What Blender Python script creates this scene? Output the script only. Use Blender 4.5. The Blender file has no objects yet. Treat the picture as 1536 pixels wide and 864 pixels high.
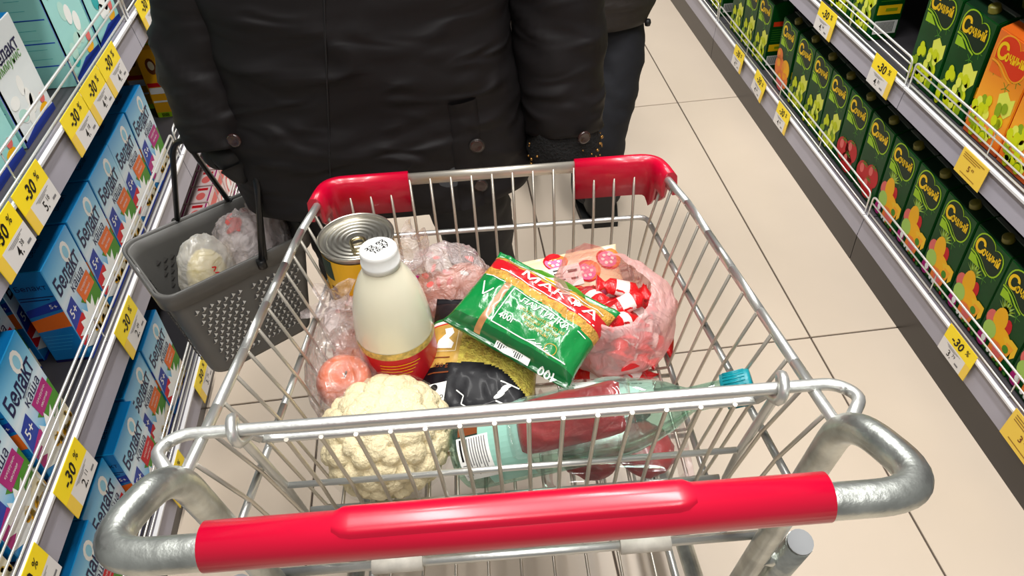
import bpy, bmesh, math, random
from mathutils import Vector, Matrix, noise
random.seed(7)
PI = math.pi
C = bpy.context.scene.collection
scene = bpy.context.scene

# ------------------------------------------------------------------ camera
cam_d = bpy.data.cameras.new('camera')
cam = bpy.data.objects.new('camera', cam_d); C.objects.link(cam)
cam_d.sensor_width = 36.0
cam_d.lens = 1165.0 / 1536.0 * 36.0
cam_d.clip_start = 0.02
def norm(v): return v.normalized()
_up = -norm(Vector((850 - 768, -(1735 - 432), -1165)))
_fy = Vector((590 - 768, -(-605 - 432), -1165)); _fy = norm(_fy - _up * _fy.dot(_up))
_rx = _fy.cross(_up)
ROT = Matrix((_rx, _fy, _up))            # camera axes -> world axes (x right, y down the aisle, z up)
cam.matrix_world = Matrix.Translation((0, 0, 1.40)) @ ROT.to_4x4()
scene.camera = cam

# ------------------------------------------------------------------ world, ceiling lamps, exposure
world = bpy.data.worlds.new('world'); scene.world = world; world.use_nodes = True
world.node_tree.nodes['Background'].inputs[0].default_value = (1.0, 0.98, 0.95, 1)
world.node_tree.nodes['Background'].inputs[1].default_value = 0.22
def area(name, loc, sx, sy, power, col=(1, 0.98, 0.95)):
    d = bpy.data.lights.new(name, 'AREA'); d.shape = 'RECTANGLE'; d.size = sx; d.size_y = sy
    d.energy = power; d.color = col
    o = bpy.data.objects.new(name, d); C.objects.link(o); o.location = loc
    return o
for i, x in enumerate((-0.22, 0.62)):
    for j, y in enumerate((-0.9, 1.1, 3.1)):
        area('ceiling_lamp', (x, y, 3.1), 0.16, 1.5, (22, 40, 44)[j])
scene.view_settings.view_transform = 'Standard'
scene.view_settings.look = 'None'
scene.view_settings.gamma = 1.0
scene.view_settings.use_curve_mapping = False
scene.view_settings.exposure = 0.0

# ------------------------------------------------------------------ materials
MATS = {}
def srgb(r, g, b):
    def f(c):
        c /= 255.0
        return c / 12.92 if c <= 0.04045 else ((c + 0.055) / 1.055) ** 2.4
    return (f(r), f(g), f(b), 1)
def mat(name, col=(200, 200, 200), rough=0.5, metal=0.0, spec=0.5, coat=0.0, alpha=None, var=0.0, vscale=20, bump=0.0, bscale=60, emit=None):
    if name in MATS: return MATS[name]
    m = bpy.data.materials.new(name); m.use_nodes = True
    nt = m.node_tree; b = nt.nodes['Principled BSDF']
    c = srgb(*col)
    b.inputs['Base Color'].default_value = c
    b.inputs['Roughness'].default_value = rough
    b.inputs['Metallic'].default_value = metal
    b.inputs['Specular IOR Level'].default_value = spec
    b.inputs['Coat Weight'].default_value = coat
    b.inputs['Coat Roughness'].default_value = 0.12
    tc = None
    if var > 0:
        tc = nt.nodes.new('ShaderNodeTexCoord')
        n = nt.nodes.new('ShaderNodeTexNoise'); n.inputs['Scale'].default_value = vscale; n.inputs['Detail'].default_value = 6
        nt.links.new(tc.outputs['Object'], n.inputs['Vector'])
        r = nt.nodes.new('ShaderNodeValToRGB')
        r.color_ramp.elements[0].position = 0.3; r.color_ramp.elements[1].position = 0.7
        lo = tuple(max(0, x * (1 - var)) for x in c[:3]) + (1,)
        hi = tuple(min(1, x * (1 + var)) for x in c[:3]) + (1,)
        r.color_ramp.elements[0].color = lo; r.color_ramp.elements[1].color = hi
        nt.links.new(n.outputs['Fac'], r.inputs['Fac']); nt.links.new(r.outputs['Color'], b.inputs['Base Color'])
    if bump > 0:
        if tc is None: tc = nt.nodes.new('ShaderNodeTexCoord')
        n2 = nt.nodes.new('ShaderNodeTexNoise'); n2.inputs['Scale'].default_value = bscale; n2.inputs['Detail'].default_value = 4
        nt.links.new(tc.outputs['Object'], n2.inputs['Vector'])
        bp = nt.nodes.new('ShaderNodeBump'); bp.inputs['Strength'].default_value = bump; bp.inputs['Distance'].default_value = 0.01
        nt.links.new(n2.outputs['Fac'], bp.inputs['Height']); nt.links.new(bp.outputs['Normal'], b.inputs['Normal'])
    if alpha is not None: b.inputs['Alpha'].default_value = alpha
    MATS[name] = m
    return m
def film(name, col=(255, 255, 255), body=0.12, gloss=0.16, rough=0.14, bump=0.0, bscale=40, tint=(255, 255, 255), fres=0.5):
    """thin clear plastic: tinted pass-through, a little milky body, a sharp sheen"""
    if name in MATS: return MATS[name]
    m = bpy.data.materials.new(name); m.use_nodes = True
    nt = m.node_tree; nt.nodes.clear()
    out = nt.nodes.new('ShaderNodeOutputMaterial')
    tr = nt.nodes.new('ShaderNodeBsdfTransparent'); tr.inputs[0].default_value = srgb(*tint)
    df = nt.nodes.new('ShaderNodeBsdfDiffuse'); df.inputs[0].default_value = srgb(*col)
    gl = nt.nodes.new('ShaderNodeBsdfGlossy'); gl.inputs['Roughness'].default_value = rough; gl.inputs[0].default_value = (1, 1, 1, 1)
    m1 = nt.nodes.new('ShaderNodeMixShader'); m2 = nt.nodes.new('ShaderNodeMixShader')
    fr = nt.nodes.new('ShaderNodeFresnel'); fr.inputs[0].default_value = 1.45
    ad = nt.nodes.new('ShaderNodeMath'); ad.operation = 'MULTIPLY_ADD'; ad.inputs[1].default_value = fres; ad.inputs[2].default_value = gloss; ad.use_clamp = True
    m1.inputs[0].default_value = body
    nt.links.new(tr.outputs[0], m1.inputs[1]); nt.links.new(df.outputs[0], m1.inputs[2])
    nt.links.new(fr.outputs[0], ad.inputs[0]); nt.links.new(ad.outputs[0], m2.inputs[0])
    nt.links.new(m1.outputs[0], m2.inputs[1]); nt.links.new(gl.outputs[0], m2.inputs[2])
    nt.links.new(m2.outputs[0], out.inputs[0])
    if bump > 0:
        tc = nt.nodes.new('ShaderNodeTexCoord')
        n2 = nt.nodes.new('ShaderNodeTexNoise'); n2.inputs['Scale'].default_value = bscale; n2.inputs['Detail'].default_value = 3
        n2.inputs['Distortion'].default_value = 1.5
        nt.links.new(tc.outputs['Object'], n2.inputs['Vector'])
        bp = nt.nodes.new('ShaderNodeBump'); bp.inputs['Strength'].default_value = bump; bp.inputs['Distance'].default_value = 0.02
        nt.links.new(n2.outputs['Fac'], bp.inputs['Height'])
        nt.links.new(bp.outputs['Normal'], gl.inputs['Normal']); nt.links.new(bp.outputs['Normal'], df.inputs['Normal'])
    MATS[name] = m
    return m
def ramp_mat(name, stops, axis='Z', rough=0.4, coat=0.0, lo=0.0, hi=1.0):
    """printed colour run along one object axis (metres lo..hi)"""
    if name in MATS: return MATS[name]
    m = mat(name, (255, 255, 255), rough, coat=coat); nt = m.node_tree; b = nt.nodes['Principled BSDF']
    tc = nt.nodes.new('ShaderNodeTexCoord'); sp = nt.nodes.new('ShaderNodeSeparateXYZ')
    mr = nt.nodes.new('ShaderNodeMapRange'); mr.inputs[1].default_value = lo; mr.inputs[2].default_value = hi
    r = nt.nodes.new('ShaderNodeValToRGB')
    while len(r.color_ramp.elements) < len(stops): r.color_ramp.elements.new(0.5)
    for e, (p, c) in zip(r.color_ramp.elements, stops): e.position = p; e.color = srgb(*c)
    nt.links.new(tc.outputs['Object'], sp.inputs[0]); nt.links.new(sp.outputs[axis], mr.inputs[0])
    nt.links.new(mr.outputs[0], r.inputs[0]); nt.links.new(r.outputs[0], b.inputs['Base Color'])
    return m

# ------------------------------------------------------------------ mesh helpers
def link(name, me, material=None, parent=None, loc=None, rot=None):
    o = bpy.data.objects.new(name, me); C.objects.link(o)
    if material is not None and len(me.materials) == 0:
        me.materials.append(MATS[material] if isinstance(material, str) else material)
    if parent is not None: o.parent = parent
    if loc is not None: o.location = loc
    if rot is not None: o.rotation_euler = rot
    return o
def bm_mesh(bm, name='mesh', smooth=False):
    bmesh.ops.recalc_face_normals(bm, faces=bm.faces[:])
    me = bpy.data.meshes.new(name); bm.to_mesh(me); bm.free()
    if smooth: me.polygons.foreach_set('use_smooth', [True] * len(me.polygons))
    return me
def tag(o, label=None, cat=None, group=None, kind=None):
    if label: o['label'] = label
    if cat: o['category'] = cat
    if group: o['group'] = group
    if kind: o['kind'] = kind
    return o
def thing(name, label, cat, loc=(0, 0, 0), rotz=0, group=None):
    o = bpy.data.objects.new(name, None); C.objects.link(o); o.empty_display_size = 0.05
    o.location = loc; o.rotation_euler = (0, 0, rotz)
    return tag(o, label, cat, group)
def dup(o, parent=None):
    c = o.copy(); C.objects.link(c); c.parent = parent
    for ch in list(o.children): dup(ch, c)
    return c
def add_box(bm, x0, x1, y0, y1, z0, z1, mi=0):
    vs = [bm.verts.new((x, y, z)) for x in (x0, x1) for y in (y0, y1) for z in (z0, z1)]
    for f in ((0, 1, 3, 2), (4, 6, 7, 5), (0, 4, 5, 1), (2, 3, 7, 6), (0, 2, 6, 4), (1, 5, 7, 3)):
        fc = bm.faces.new([vs[i] for i in f]); fc.material_index = mi
    return vs
def box_mesh(x0, x1, y0, y1, z0, z1, bev=0.0, seg=1):
    bm = bmesh.new(); add_box(bm, x0, x1, y0, y1, z0, z1)
    if bev > 0: bmesh.ops.bevel(bm, geom=bm.edges[:], offset=bev, segments=seg, affect='EDGES', profile=0.5)
    return bm_mesh(bm, smooth=False)
def round_path(pts, r, n=5, closed=False):
    """polyline -> polyline with filleted corners"""
    P = [Vector(p) for p in pts]; out = []
    N = len(P)
    rr = r if isinstance(r, (list, tuple)) else [r] * N
    for i in range(N):
        if not closed and i in (0, N - 1): out.append(P[i]); continue
        a, b, c = P[i - 1], P[i], P[(i + 1) % N]
        d1, d2 = (a - b), (c - b)
        k = min(rr[i], d1.length * 0.49, d2.length * 0.49)
        p1, p2 = b + d1.normalized() * k, b + d2.normalized() * k
        for j in range(n + 1):
            t = j / n
            out.append(p1 * (1 - t) ** 2 + b * 2 * t * (1 - t) + p2 * t * t)
    return out
def add_tube(bm, pts, r, seg=8, closed=False, caps=True, mi=0, flat=1.0, upv=None):
    P = [Vector(p) for p in pts]; N = len(P); rings = []
    rad = r if isinstance(r, (list, tuple)) else [r] * N
    prev = None
    for i in range(N):
        if closed: t = P[(i + 1) % N] - P[i - 1]
        else: t = P[min(i + 1, N - 1)] - P[max(i - 1, 0)]
        t.normalize()
        if prev is None:
            h = Vector((0, 0, 1)) if abs(t.z) < 0.9 else Vector((1, 0, 0))
            if upv is not None: h = Vector(upv)
            nrm = (h - t * h.dot(t)).normalized()
        else:
            nrm = (prev - t * prev.dot(t)).normalized()
        prev = nrm; bn = t.cross(nrm)
        rings.append([bm.verts.new(P[i] + (nrm * math.cos(2 * PI * k / seg) * flat + bn * math.sin(2 * PI * k / seg)) * rad[i]) for k in range(seg)])
    M = N if closed else N - 1
    for i in range(M):
        a, b = rings[i], rings[(i + 1) % N]
        for k in range(seg):
            f = bm.faces.new((a[k], a[(k + 1) % seg], b[(k + 1) % seg], b[k])); f.smooth = True; f.material_index = mi
    if caps and not closed:
        f = bm.faces.new(rings[0][::-1]); f.material_index = mi
        f = bm.faces.new(rings[-1]); f.material_index = mi
def tube_mesh(pts, r, seg=8, closed=False, **k):
    bm = bmesh.new(); add_tube(bm, pts, r, seg, closed, **k)
    me = bpy.data.meshes.new('tube'); bmesh.ops.recalc_face_normals(bm, faces=bm.faces[:]); bm.to_mesh(me); bm.free()
    return me
def add_lathe(bm, prof, seg=32, mi=0, cx=0, cy=0, smooth=True, mats=None):
    rings = []
    for (r, z) in prof:
        if r < 1e-6: rings.append([bm.verts.new((cx, cy, z))])
        else: rings.append([bm.verts.new((cx + r * math.cos(2 * PI * k / seg), cy + r * math.sin(2 * PI * k / seg), z)) for k in range(seg)])
    for i in range(len(rings) - 1):
        a, b = rings[i], rings[i + 1]; m = mats[i] if mats else mi
        for k in range(seg):
            k2 = (k + 1) % seg
            if len(a) == 1 and len(b) == 1: continue
            if len(a) == 1: f = bm.faces.new((a[0], b[k2], b[k]))
            elif len(b) == 1: f = bm.faces.new((a[k], a[k2], b[0]))
            else: f = bm.faces.new((a[k], a[k2], b[k2], b[k]))
            f.smooth = smooth; f.material_index = m
def lathe_mesh(prof, seg=32, **k):
    bm = bmesh.new(); add_lathe(bm, prof, seg, **k)
    me = bpy.data.meshes.new('lathe'); bmesh.ops.recalc_face_normals(bm, faces=bm.faces[:]); bm.to_mesh(me); bm.free()
    return me
def loft_mesh(rings, closed=True, cap0=True, cap1=True, smooth=True, mi=None):
    bm = bmesh.new(); R = [[bm.verts.new(p) for p in r] for r in rings]; n = len(R[0])
    for i in range(len(R) - 1):
        for k in range(n if closed else n - 1):
            f = bm.faces.new((R[i][k], R[i][(k + 1) % n], R[i + 1][(k + 1) % n], R[i + 1][k])); f.smooth = smooth
            if mi: f.material_index = mi(i, k)
    if cap0 and closed: bm.faces.new(R[0][::-1])
    if cap1 and closed: bm.faces.new(R[-1])
    me = bpy.data.meshes.new('loft'); bmesh.ops.recalc_face_normals(bm, faces=bm.faces[:]); bm.to_mesh(me); bm.free()
    return me
def with_mats(me, names):
    for n in names: me.materials.append(MATS[n])
    return me
def nz(x, y, z): return noise.noise(Vector((x, y, z)))
def ridge(x, y, z): return 1.0 - abs(noise.noise(Vector((x, y, z)))) * 2.0

# ------------------------------------------------------------------ flat print (lettering and artwork lying on a surface)
_txt = {}
def text_geo(s, bold=0.0, shear=0.0):
    key = (s, bold, shear)
    if key in _txt: return _txt[key]
    c = bpy.data.curves.new('txt', 'FONT'); c.body = s; c.align_x = 'CENTER'; c.align_y = 'CENTER'
    c.resolution_u = 2; c.offset = bold; c.shear = shear; c.size = 1.0
    o = bpy.data.objects.new('txt', c); C.objects.link(o)
    dg = bpy.context.evaluated_depsgraph_get(); dg.update()
    me = bpy.data.meshes.new_from_object(o.evaluated_get(dg))
    V = [(v.co.x, v.co.y) for v in me.vertices]; F = [list(p.vertices) for p in me.polygons]
    bpy.data.objects.remove(o); bpy.data.curves.remove(c); bpy.data.meshes.remove(me)
    if V:
        x0 = min(v[0] for v in V); x1 = max(v[0] for v in V); y0 = min(v[1] for v in V); y1 = max(v[1] for v in V)
        V = [(x - (x0 + x1) / 2, y - (y0 + y1) / 2) for x, y in V]
        w, h = x1 - x0, y1 - y0
    else: w = h = 1
    _txt[key] = (V, F, w, h); return _txt[key]
class Print:
    """collects 2D shapes (x, y, layer, material); fn maps them into 3D"""
    def __init__(self): self.V = []; self.F = []; self.M = []; self.names = []
    def _m(self, m):
        if m not in self.names: self.names.append(m)
        return self.names.index(m)
    def poly(self, pts, m, layer=1):
        b = len(self.V); self.V += [(x, y, layer) for x, y in pts]
        self.F.append(list(range(b, b + len(pts)))); self.M.append(self._m(m)); return self
    def rect(self, x0, x1, y0, y1, m, layer=1): return self.poly([(x0, y0), (x1, y0), (x1, y1), (x0, y1)], m, layer)
    def ell(self, cx, cy, rx, ry, m, layer=1, n=14, rot=0):
        c, s = math.cos(rot), math.sin(rot)
        return self.poly([(cx + rx * math.cos(2 * PI * k / n) * c - ry * math.sin(2 * PI * k / n) * s,
                           cy + rx * math.cos(2 * PI * k / n) * s + ry * math.sin(2 * PI * k / n) * c) for k in range(n)], m, layer)
    def line(self, pts, w, m, layer=1):
        for i in range(len(pts) - 1):
            (x0, y0), (x1, y1) = pts[i], pts[i + 1]; dx, dy = x1 - x0, y1 - y0; L = math.hypot(dx, dy) or 1
            nx, ny = -dy / L * w / 2, dx / L * w / 2
            self.poly([(x0 - nx, y0 - ny), (x1 - nx, y1 - ny), (x1 + nx, y1 + ny), (x0 + nx, y0 + ny)], m, layer)
        return self
    def text(self, s, cx, cy, width=None, height=None, m='ink_black', layer=2, bold=0.0, shear=0.0, rot=0.0):
        V, F, w, h = text_geo(s, bold, shear)
        if width and height: sx, sy = width / w, height / h
        elif width: sx = sy = width / w
        else: sx = sy = height / h
        c, si = math.cos(rot), math.sin(rot); b = len(self.V)
        self.V += [(cx + x * sx * c - y * sy * si, cy + x * sx * si + y * sy * c, layer) for x, y in V]
        mi = self._m(m)
        for f in F: self.F.append([b + i for i in f]); self.M.append(mi)
        return self
    def mesh(self, fn, cut=None):
        me = bpy.data.meshes.new('print')
        if cut:                                    # split long faces so the print can follow a curved surface
            bm = bmesh.new(); vs = [bm.verts.new(v) for v in self.V]
            for f, mi in zip(self.F, self.M):
                try: fc = bm.faces.new([vs[i] for i in f]); fc.material_index = mi
                except ValueError: pass
            xs = [v[0] for v in self.V]; ys = [v[1] for v in self.V]
            for ax, arr in ((0, xs), (1, ys)):
                x = min(arr) + cut
                while x < max(arr):
                    co = [0, 0, 0]; no = [0, 0, 0]; co[ax] = x; no[ax] = 1
                    bmesh.ops.bisect_plane(bm, geom=bm.verts[:] + bm.edges[:] + bm.faces[:], plane_co=co, plane_no=no)
                    x += cut
            for v in bm.verts: v.co = Vector(fn(*v.co))
            bm.to_mesh(me); bm.free()
        else:
            me.from_pydata([fn(*v) for v in self.V], [], self.F)
            me.polygons.foreach_set('material_index', self.M)
        for n in self.names: me.materials.append(MATS[n])
        me.update(); return me

# palette of inks
for n, c in dict(ink_black=(22, 20, 22), ink_navy=(24, 22, 74), ink_white=(245, 245, 240), ink_yellow=(250, 205, 20), ink_lime=(160, 205, 30),
                 ink_darkgreen=(6, 40, 18), ink_red=(206, 22, 34), ink_orange=(240, 112, 34), ink_purple=(178, 32, 120), ink_grape=(204, 214, 14),
                 ink_grape_light=(226, 232, 90), ink_grape_dark=(140, 168, 24), ink_leaf=(74, 140, 34), ink_tomato=(196, 34, 36), ink_pink=(232, 110, 104),
                 ink_mango=(250, 184, 22), ink_banana=(246, 196, 40), ink_citrus=(242, 130, 60), ink_lightgreen=(168, 206, 96), ink_paleblue=(150, 212, 236),
                 ink_blue=(34, 60, 160), ink_cream=(236, 224, 186), ink_teal=(40, 170, 172), ink_gold=(196, 160, 60), ink_grey=(120, 118, 120),
                 ink_skyblue=(70, 176, 222), ink_midgreen=(20, 96, 40), ink_brown=(120, 62, 30), ink_orange_deep=(226, 60, 24), ink_amber=(250, 170, 40), ink_palegreen=(186, 226, 214)).items():
    mat(n, c, 0.42, spec=0.22)

# ------------------------------------------------------------------ floor
mat('tile', (203, 188, 170), 0.34, var=0.035, vscale=3.0, spec=0.45)
mat('grout', (78, 66, 56), 0.8)
bm = bmesh.new(); add_box(bm, -1.6, 2.1, -1.2, 5.0, -0.03, -0.004)
floor = tag(link('floor', bm_mesh(bm), 'grout'), kind='structure')
TX = [-1.58, -0.98, -0.38, 0.22, 0.82, 1.42, 2.02]; TY = [1.262 + 1.204 * k for k in (-2, -1, 0, 1, 2, 3)]
tile_me = box_mesh(0.0022, 0.5978, 0.0022, 1.2018, -0.02, 0.0, 0.0012)
for x in TX[:-1]:
    for y in TY[:-1]: link('tile', tile_me, 'tile', floor, (x, y, 0))

# ------------------------------------------------------------------ shelf units
mat('rail_plastic', (160, 157, 168), 0.3, spec=0.5, var=0.05, vscale=9)
mat('rail_lip', (222, 222, 224), 0.3)
mat('shelf_dark', (62, 60, 64), 0.5)
mat('shelf_back', (44, 43, 46), 0.6)
mat('plinth', (50, 45, 42), 0.3, var=0.08, vscale=6)
mat('wire_steel', (232, 232, 228), 0.3, metal=0.6)
mat('upright', (58, 56, 58), 0.5)
def shelf_unit(side, y0, y1, label, levels, xf, depth=0.44):
    """side=+1: goods face -x (right-hand run); side=-1: goods face +x"""
    root = thing('store_shelf', label, 'shelf', (0, 0, 0))
    s = side
    def bx(xa, xb, ya, yb, za, zb): return (min(s * xa, s * xb), max(s * xa, s * xb), ya, yb, za, zb)
    a = abs(xf); e = 0.0015
    link('plinth', box_mesh(*bx(a, a + 0.02, y0 + e, y1 - e, 0.0, levels[0][0] + 0.006)), 'plinth', root)
    link('back_panel', box_mesh(*bx(a + depth, a + depth + 0.015, y0 + e, y1 - e, 0.0, 1.9)), 'shelf_back', root)
    for yy in (y0 + 0.016, y1 - 0.016):
        link('upright', box_mesh(*bx(a + depth - 0.045, a + depth - 0.001, yy - 0.014, yy + 0.014, 0.0, 1.9)), 'upright', root)
    for (zb, zt, n) in levels:
        dk = link('shelf_board', box_mesh(*bx(a + 0.012, a + depth - 0.046, y0 + e, y1 - e, zt - 0.045, zt - 0.012)), 'shelf_dark', root)
        # price rail: slightly tilted face with a lip along the top and a bottom return
        bm = bmesh.new(); prof = [(a - 0.001, zb), (a + 0.006, zt - 0.006), (a + 0.012, zt), (a + 0.016, zt), (a + 0.016, zt - 0.05), (a + 0.012, zb + 0.002)]
        A = [bm.verts.new((s * x, y0 + e, z)) for x, z in prof]; B = [bm.verts.new((s * x, y1 - e, z)) for x, z in prof]
        for k in range(len(prof)): bm.faces.new((A[k], A[(k + 1) % 6], B[(k + 1) % 6], B[k]))
        bm.faces.new(A); bm.faces.new(B)
        rl = link('price_rail', bm_mesh(bm), 'rail_plastic', root)
        link('rail_lip', box_mesh(*bx(a - 0.002, a + 0.006, y0 + e, y1 - e, zt - 0.006, zt - 0.001)), 'rail_lip', rl)
        xw = s * (a + 0.007); h = 0.062
        fr = round_path([(xw, y0 + 0.008, zt - 0.004), (xw, y0 + 0.008, zt + h), (xw, y1 - 0.008, zt + h), (xw, y1 - 0.008, zt - 0.004)], 0.014, 4)
        gd = link('guard_frame', tube_mesh(fr, 0.0026, 6), 'wire_steel', root)
        for k in range(n):
            zz = zt + 0.001 + (h - 0.002) * (k + 0.35) / n
            link('guard_wire', tube_mesh([(xw, y0 + 0.008, zz), (xw, y1 - 0.008, zz)], 0.0019, 6), 'wire_steel', gd)
        for k in range(1, 4):
            yy = y0 + (y1 - y0) * k / 4
            link('guard_post', tube_mesh([(xw + s * 0.003, yy, zt - 0.01), (xw + s * 0.003, yy, zt + h)], 0.0017, 6), 'wire_steel', gd)
    return root
LR = [(0.082, 0.152, 2), (0.458, 0.516, 3), (0.84, 0.90, 3), (1.22, 1.28, 3)]
LL = [(0.030, 0.090, 3), (0.366, 0.434, 3), (0.702, 0.768, 2), (1.08, 1.14, 3)]
XR, XL = 1.04, -0.65
shelf_unit(1, 0.28, 1.53, 'steel shelf run stocked with green juice cartons, orange cartons on its middle shelf', LR, XR)
shelf_unit(1, 1.53, 2.78, 'shelf run holding grape and tomato juice cartons beyond the rail joint', LR, XR)
shelf_unit(1, 2.78, 4.03, 'farthest juice shelf run past the second person in dark jeans', LR, XR)
shelf_unit(-1, 0.43, 1.69, 'shelf run stocked with blue porridge boxes beside the shopping cart', LL, XL)
shelf_unit(-1, 1.69, 2.95, 'shelf run with yellow packs and pink cartons behind the grey hand basket', LL, XL)

# ------------------------------------------------------------------ price tags
mat('tag_yellow', (252, 222, 20), 0.4)
mat('tag_amber', (238, 200, 70), 0.35)
mat('tag_white', (222, 218, 214), 0.35)
def tag_mesh(style):
    P = Print(); w, h = 0.104, 0.072
    bm = bmesh.new()
    add_box(bm, -w / 2, w / 2, -0.0006, 0.0006, -h / 2, h / 2)
    me = bm_mesh(bm); me.materials.append(MATS['tag_yellow' if style != 'amber' else 'tag_amber'])
    return me
TAG_ME = {k: tag_mesh(k) for k in ('split', 'amber')}
def tag_print(price, cut, left, big=True):
    P = Print()
    if cut:
        if left: P.rect(-0.03, 0.052, -0.036, 0.0, 'tag_white', 1); P.rect(-0.052, -0.03, -0.036, 0.0, 'tag_amber', 1); cx = 0.012
        else: P.rect(-0.052, 0.034, -0.036, 0.0, 'tag_white', 1); P.rect(0.034, 0.052, -0.036, 0.0, 'tag_amber', 1); cx = -0.008
        P.text('-30', -0.008, 0.017, height=0.022, m='ink_black', bold=0.02, shear=0.2)
        P.text('%', 0.027, 0.021, height=0.013, m='ink_black', bold=0.01, shear=0.2)
        a, b = price.split('.')
        P.text(a + '.', cx - 0.006, -0.021, height=0.016, m='ink_black', bold=0.01)
        P.text(b, cx + 0.008, -0.016, height=0.008, m='ink_black')
        for k in range(3): P.rect(cx - 0.026 + 0.004 * k, cx + 0.026 - 0.009 * k, -0.005 - 0.0022 * k, -0.0042 - 0.0022 * k, 'ink_grey', 2)
        P.rect(cx + 0.018, cx + 0.031, -0.028, -0.024, 'ink_grey', 2)
    else:
        for k in range(3): P.rect(-0.042, 0.04 - 0.014 * k, 0.028 - 0.006 * k, 0.0265 - 0.006 * k, 'ink_brown', 2)
        a, b = price.split('.')
        P.text(a, -0.006, -0.004, height=0.016, m='ink_brown', bold=0.01); P.text(b, 0.008, 0.0, height=0.008, m='ink_brown')
        P.rect(-0.03, 0.03, -0.026, -0.0245, 'ink_brown', 2)
    return P.mesh(lambda x, y, l: (x, -0.0006 - 0.0003 * l, y))
_tagp = {}
def price_tag(side, y, z, price, label, group, style='split', scale=(1, 1), tilt=0.0):
    o = link('price_tag', TAG_ME[style]); tag(o, label, 'price tag', group)
    key = (side, price, style)
    if key not in _tagp: _tagp[key] = tag_print(price, style == 'split', side < 0)
    link('tag_print', _tagp[key], None, o)
    lean = 0.10
    if side < 0: o.location = (XL + 0.0055, y, z); o.rotation_euler = (lean * -1, tilt, PI / 2)
    else: o.location = (XR - 0.0055, y, z); o.rotation_euler = (lean * -1, tilt, -PI / 2)
    o.scale = (scale[0], 1, scale[1])
    return o
gA = 'discount price tags on the rail above the porridge boxes'
for y, p, lab in ((1.785, '4.19', 'yellow discount tag beside the black sleeve on the rail above the yellow packs'), (1.497, '4.44', None), (1.390, '4.44', None), (1.283, '4.18', None),
             (1.062, '5.18', 'yellow minus thirty percent tag priced 5.18 above the porridge boxes'), (0.948, '4.38', 'yellow discount tag touching tag 5.18, priced 4.38')):
    price_tag(-1, y, 0.745, p, lab or {1.497: 'minus thirty percent tag of the touching three, the one by the bare rail end', 1.390: 'middle one of three touching minus thirty percent tags under the teal boxes', 1.283: 'minus thirty percent tag of the touching three, the one toward tag 5.18'}[y], gA)
gB = 'discount price tags on the rail beside the shopping cart'
for y, p, lab in ((1.125, '2.09', 'yellow discount tag on the rail beside the grey hand basket'), (0.787, '2.11', 'yellow minus thirty percent tag priced 2.11 below the purple label boxes'), (0.602, '2.56', 'yellow discount tag on the rail beside the bent left handle of the cart')):
    price_tag(-1, y, 0.402, p, lab, gB, tilt=0.0)
for y, p in ((1.30, '3.29'), (1.02, '3.29')):
    price_tag(-1, y, 0.062, p, 'yellow discount tag on the lowest rail, %s of two from the hand basket' % ('first' if y > 1.2 else 'second'), 'discount tags on the lowest porridge rail', scale=(1, 0.85))
price_tag(-1, 1.93, 0.41, '3.49', 'yellow discount tag seen through the hand basket bail', None)
gR = 'discount price tags on the lowest juice rail'
price_tag(1, 2.50, 0.13, '4.04', 'yellow discount tag nearest the second rail joint on the lowest juice rail', gR, scale=(0.9, 1))
price_tag(1, 2.29, 0.132, '4.04', 'crooked bright yellow discount tag on the lowest juice rail', gR, scale=(0.9, 1), tilt=0.15)
price_tag(1, 2.08, 0.128, '4.04', 'yellow discount tag below the grape juice cartons on the lowest rail', gR, scale=(0.9, 1))
price_tag(1, 1.055, 0.128, '3.79', 'large yellow minus thirty percent tag below the multifruit cartons', gR)
price_tag(1, 0.815, 0.128, '3.99', 'plain amber price tag priced 3.99 on the lowest juice rail', gR, 'amber')
gU = 'price tags on the middle juice rail'
price_tag(1, 1.945, 0.497, '4.04', 'yellow and white discount tag below the lone grape carton', gU)
price_tag(1, 1.62, 0.497, '4.81', 'yellow and white discount tag beside the middle rail joint', gU)
price_tag(1, 1.225, 0.487, '5.49', 'plain amber price tag under the orange juice cartons', gU, 'amber', scale=(0.85, 0.75))

# ------------------------------------------------------------------ porridge boxes (left run)
mat('box_blue', (14, 122, 190), 0.32, spec=0.5)
ramp_mat('box_front', [(0.0, (16, 116, 190)), (0.3, (70, 176, 226)), (0.6, (226, 240, 248)), (0.76, (150, 214, 240)), (1.0, (16, 152, 216))], 'Z', 0.3, lo=0.0, hi=0.205)
mat('box_cream', (236, 226, 196), 0.35)
mat('box_teal', (158, 220, 214), 0.35)
mat('box_white', (232, 238, 238), 0.35)
mat('box_deepblue', (30, 76, 186), 0.35)
PW, PD, PH = 0.126, 0.062, 0.205
def carton_body(w, d, h, front, other, bev=0.0012, topm=None):
    bm = bmesh.new(); add_box(bm, -w / 2, w / 2, -d / 2, d / 2, 0, h)
    for f in bm.faces:
        c = f.calc_center_median(); f.material_index = 0 if c.y < -d * 0.49 else 1
        if topm and c.z > h * 0.99: f.material_index = 2
    bmesh.ops.bevel(bm, geom=bm.edges[:], offset=bev, segments=1, affect='EDGES')
    me = bm_mesh(bm); me.materials.append(MATS[front]); me.materials.append(MATS[other])
    if topm: me.materials.append(MATS[topm])
    return me
def on_front(d): return lambda x, y, l: (x, -d / 2 - 0.0002 - 0.00025 * l, y)
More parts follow.
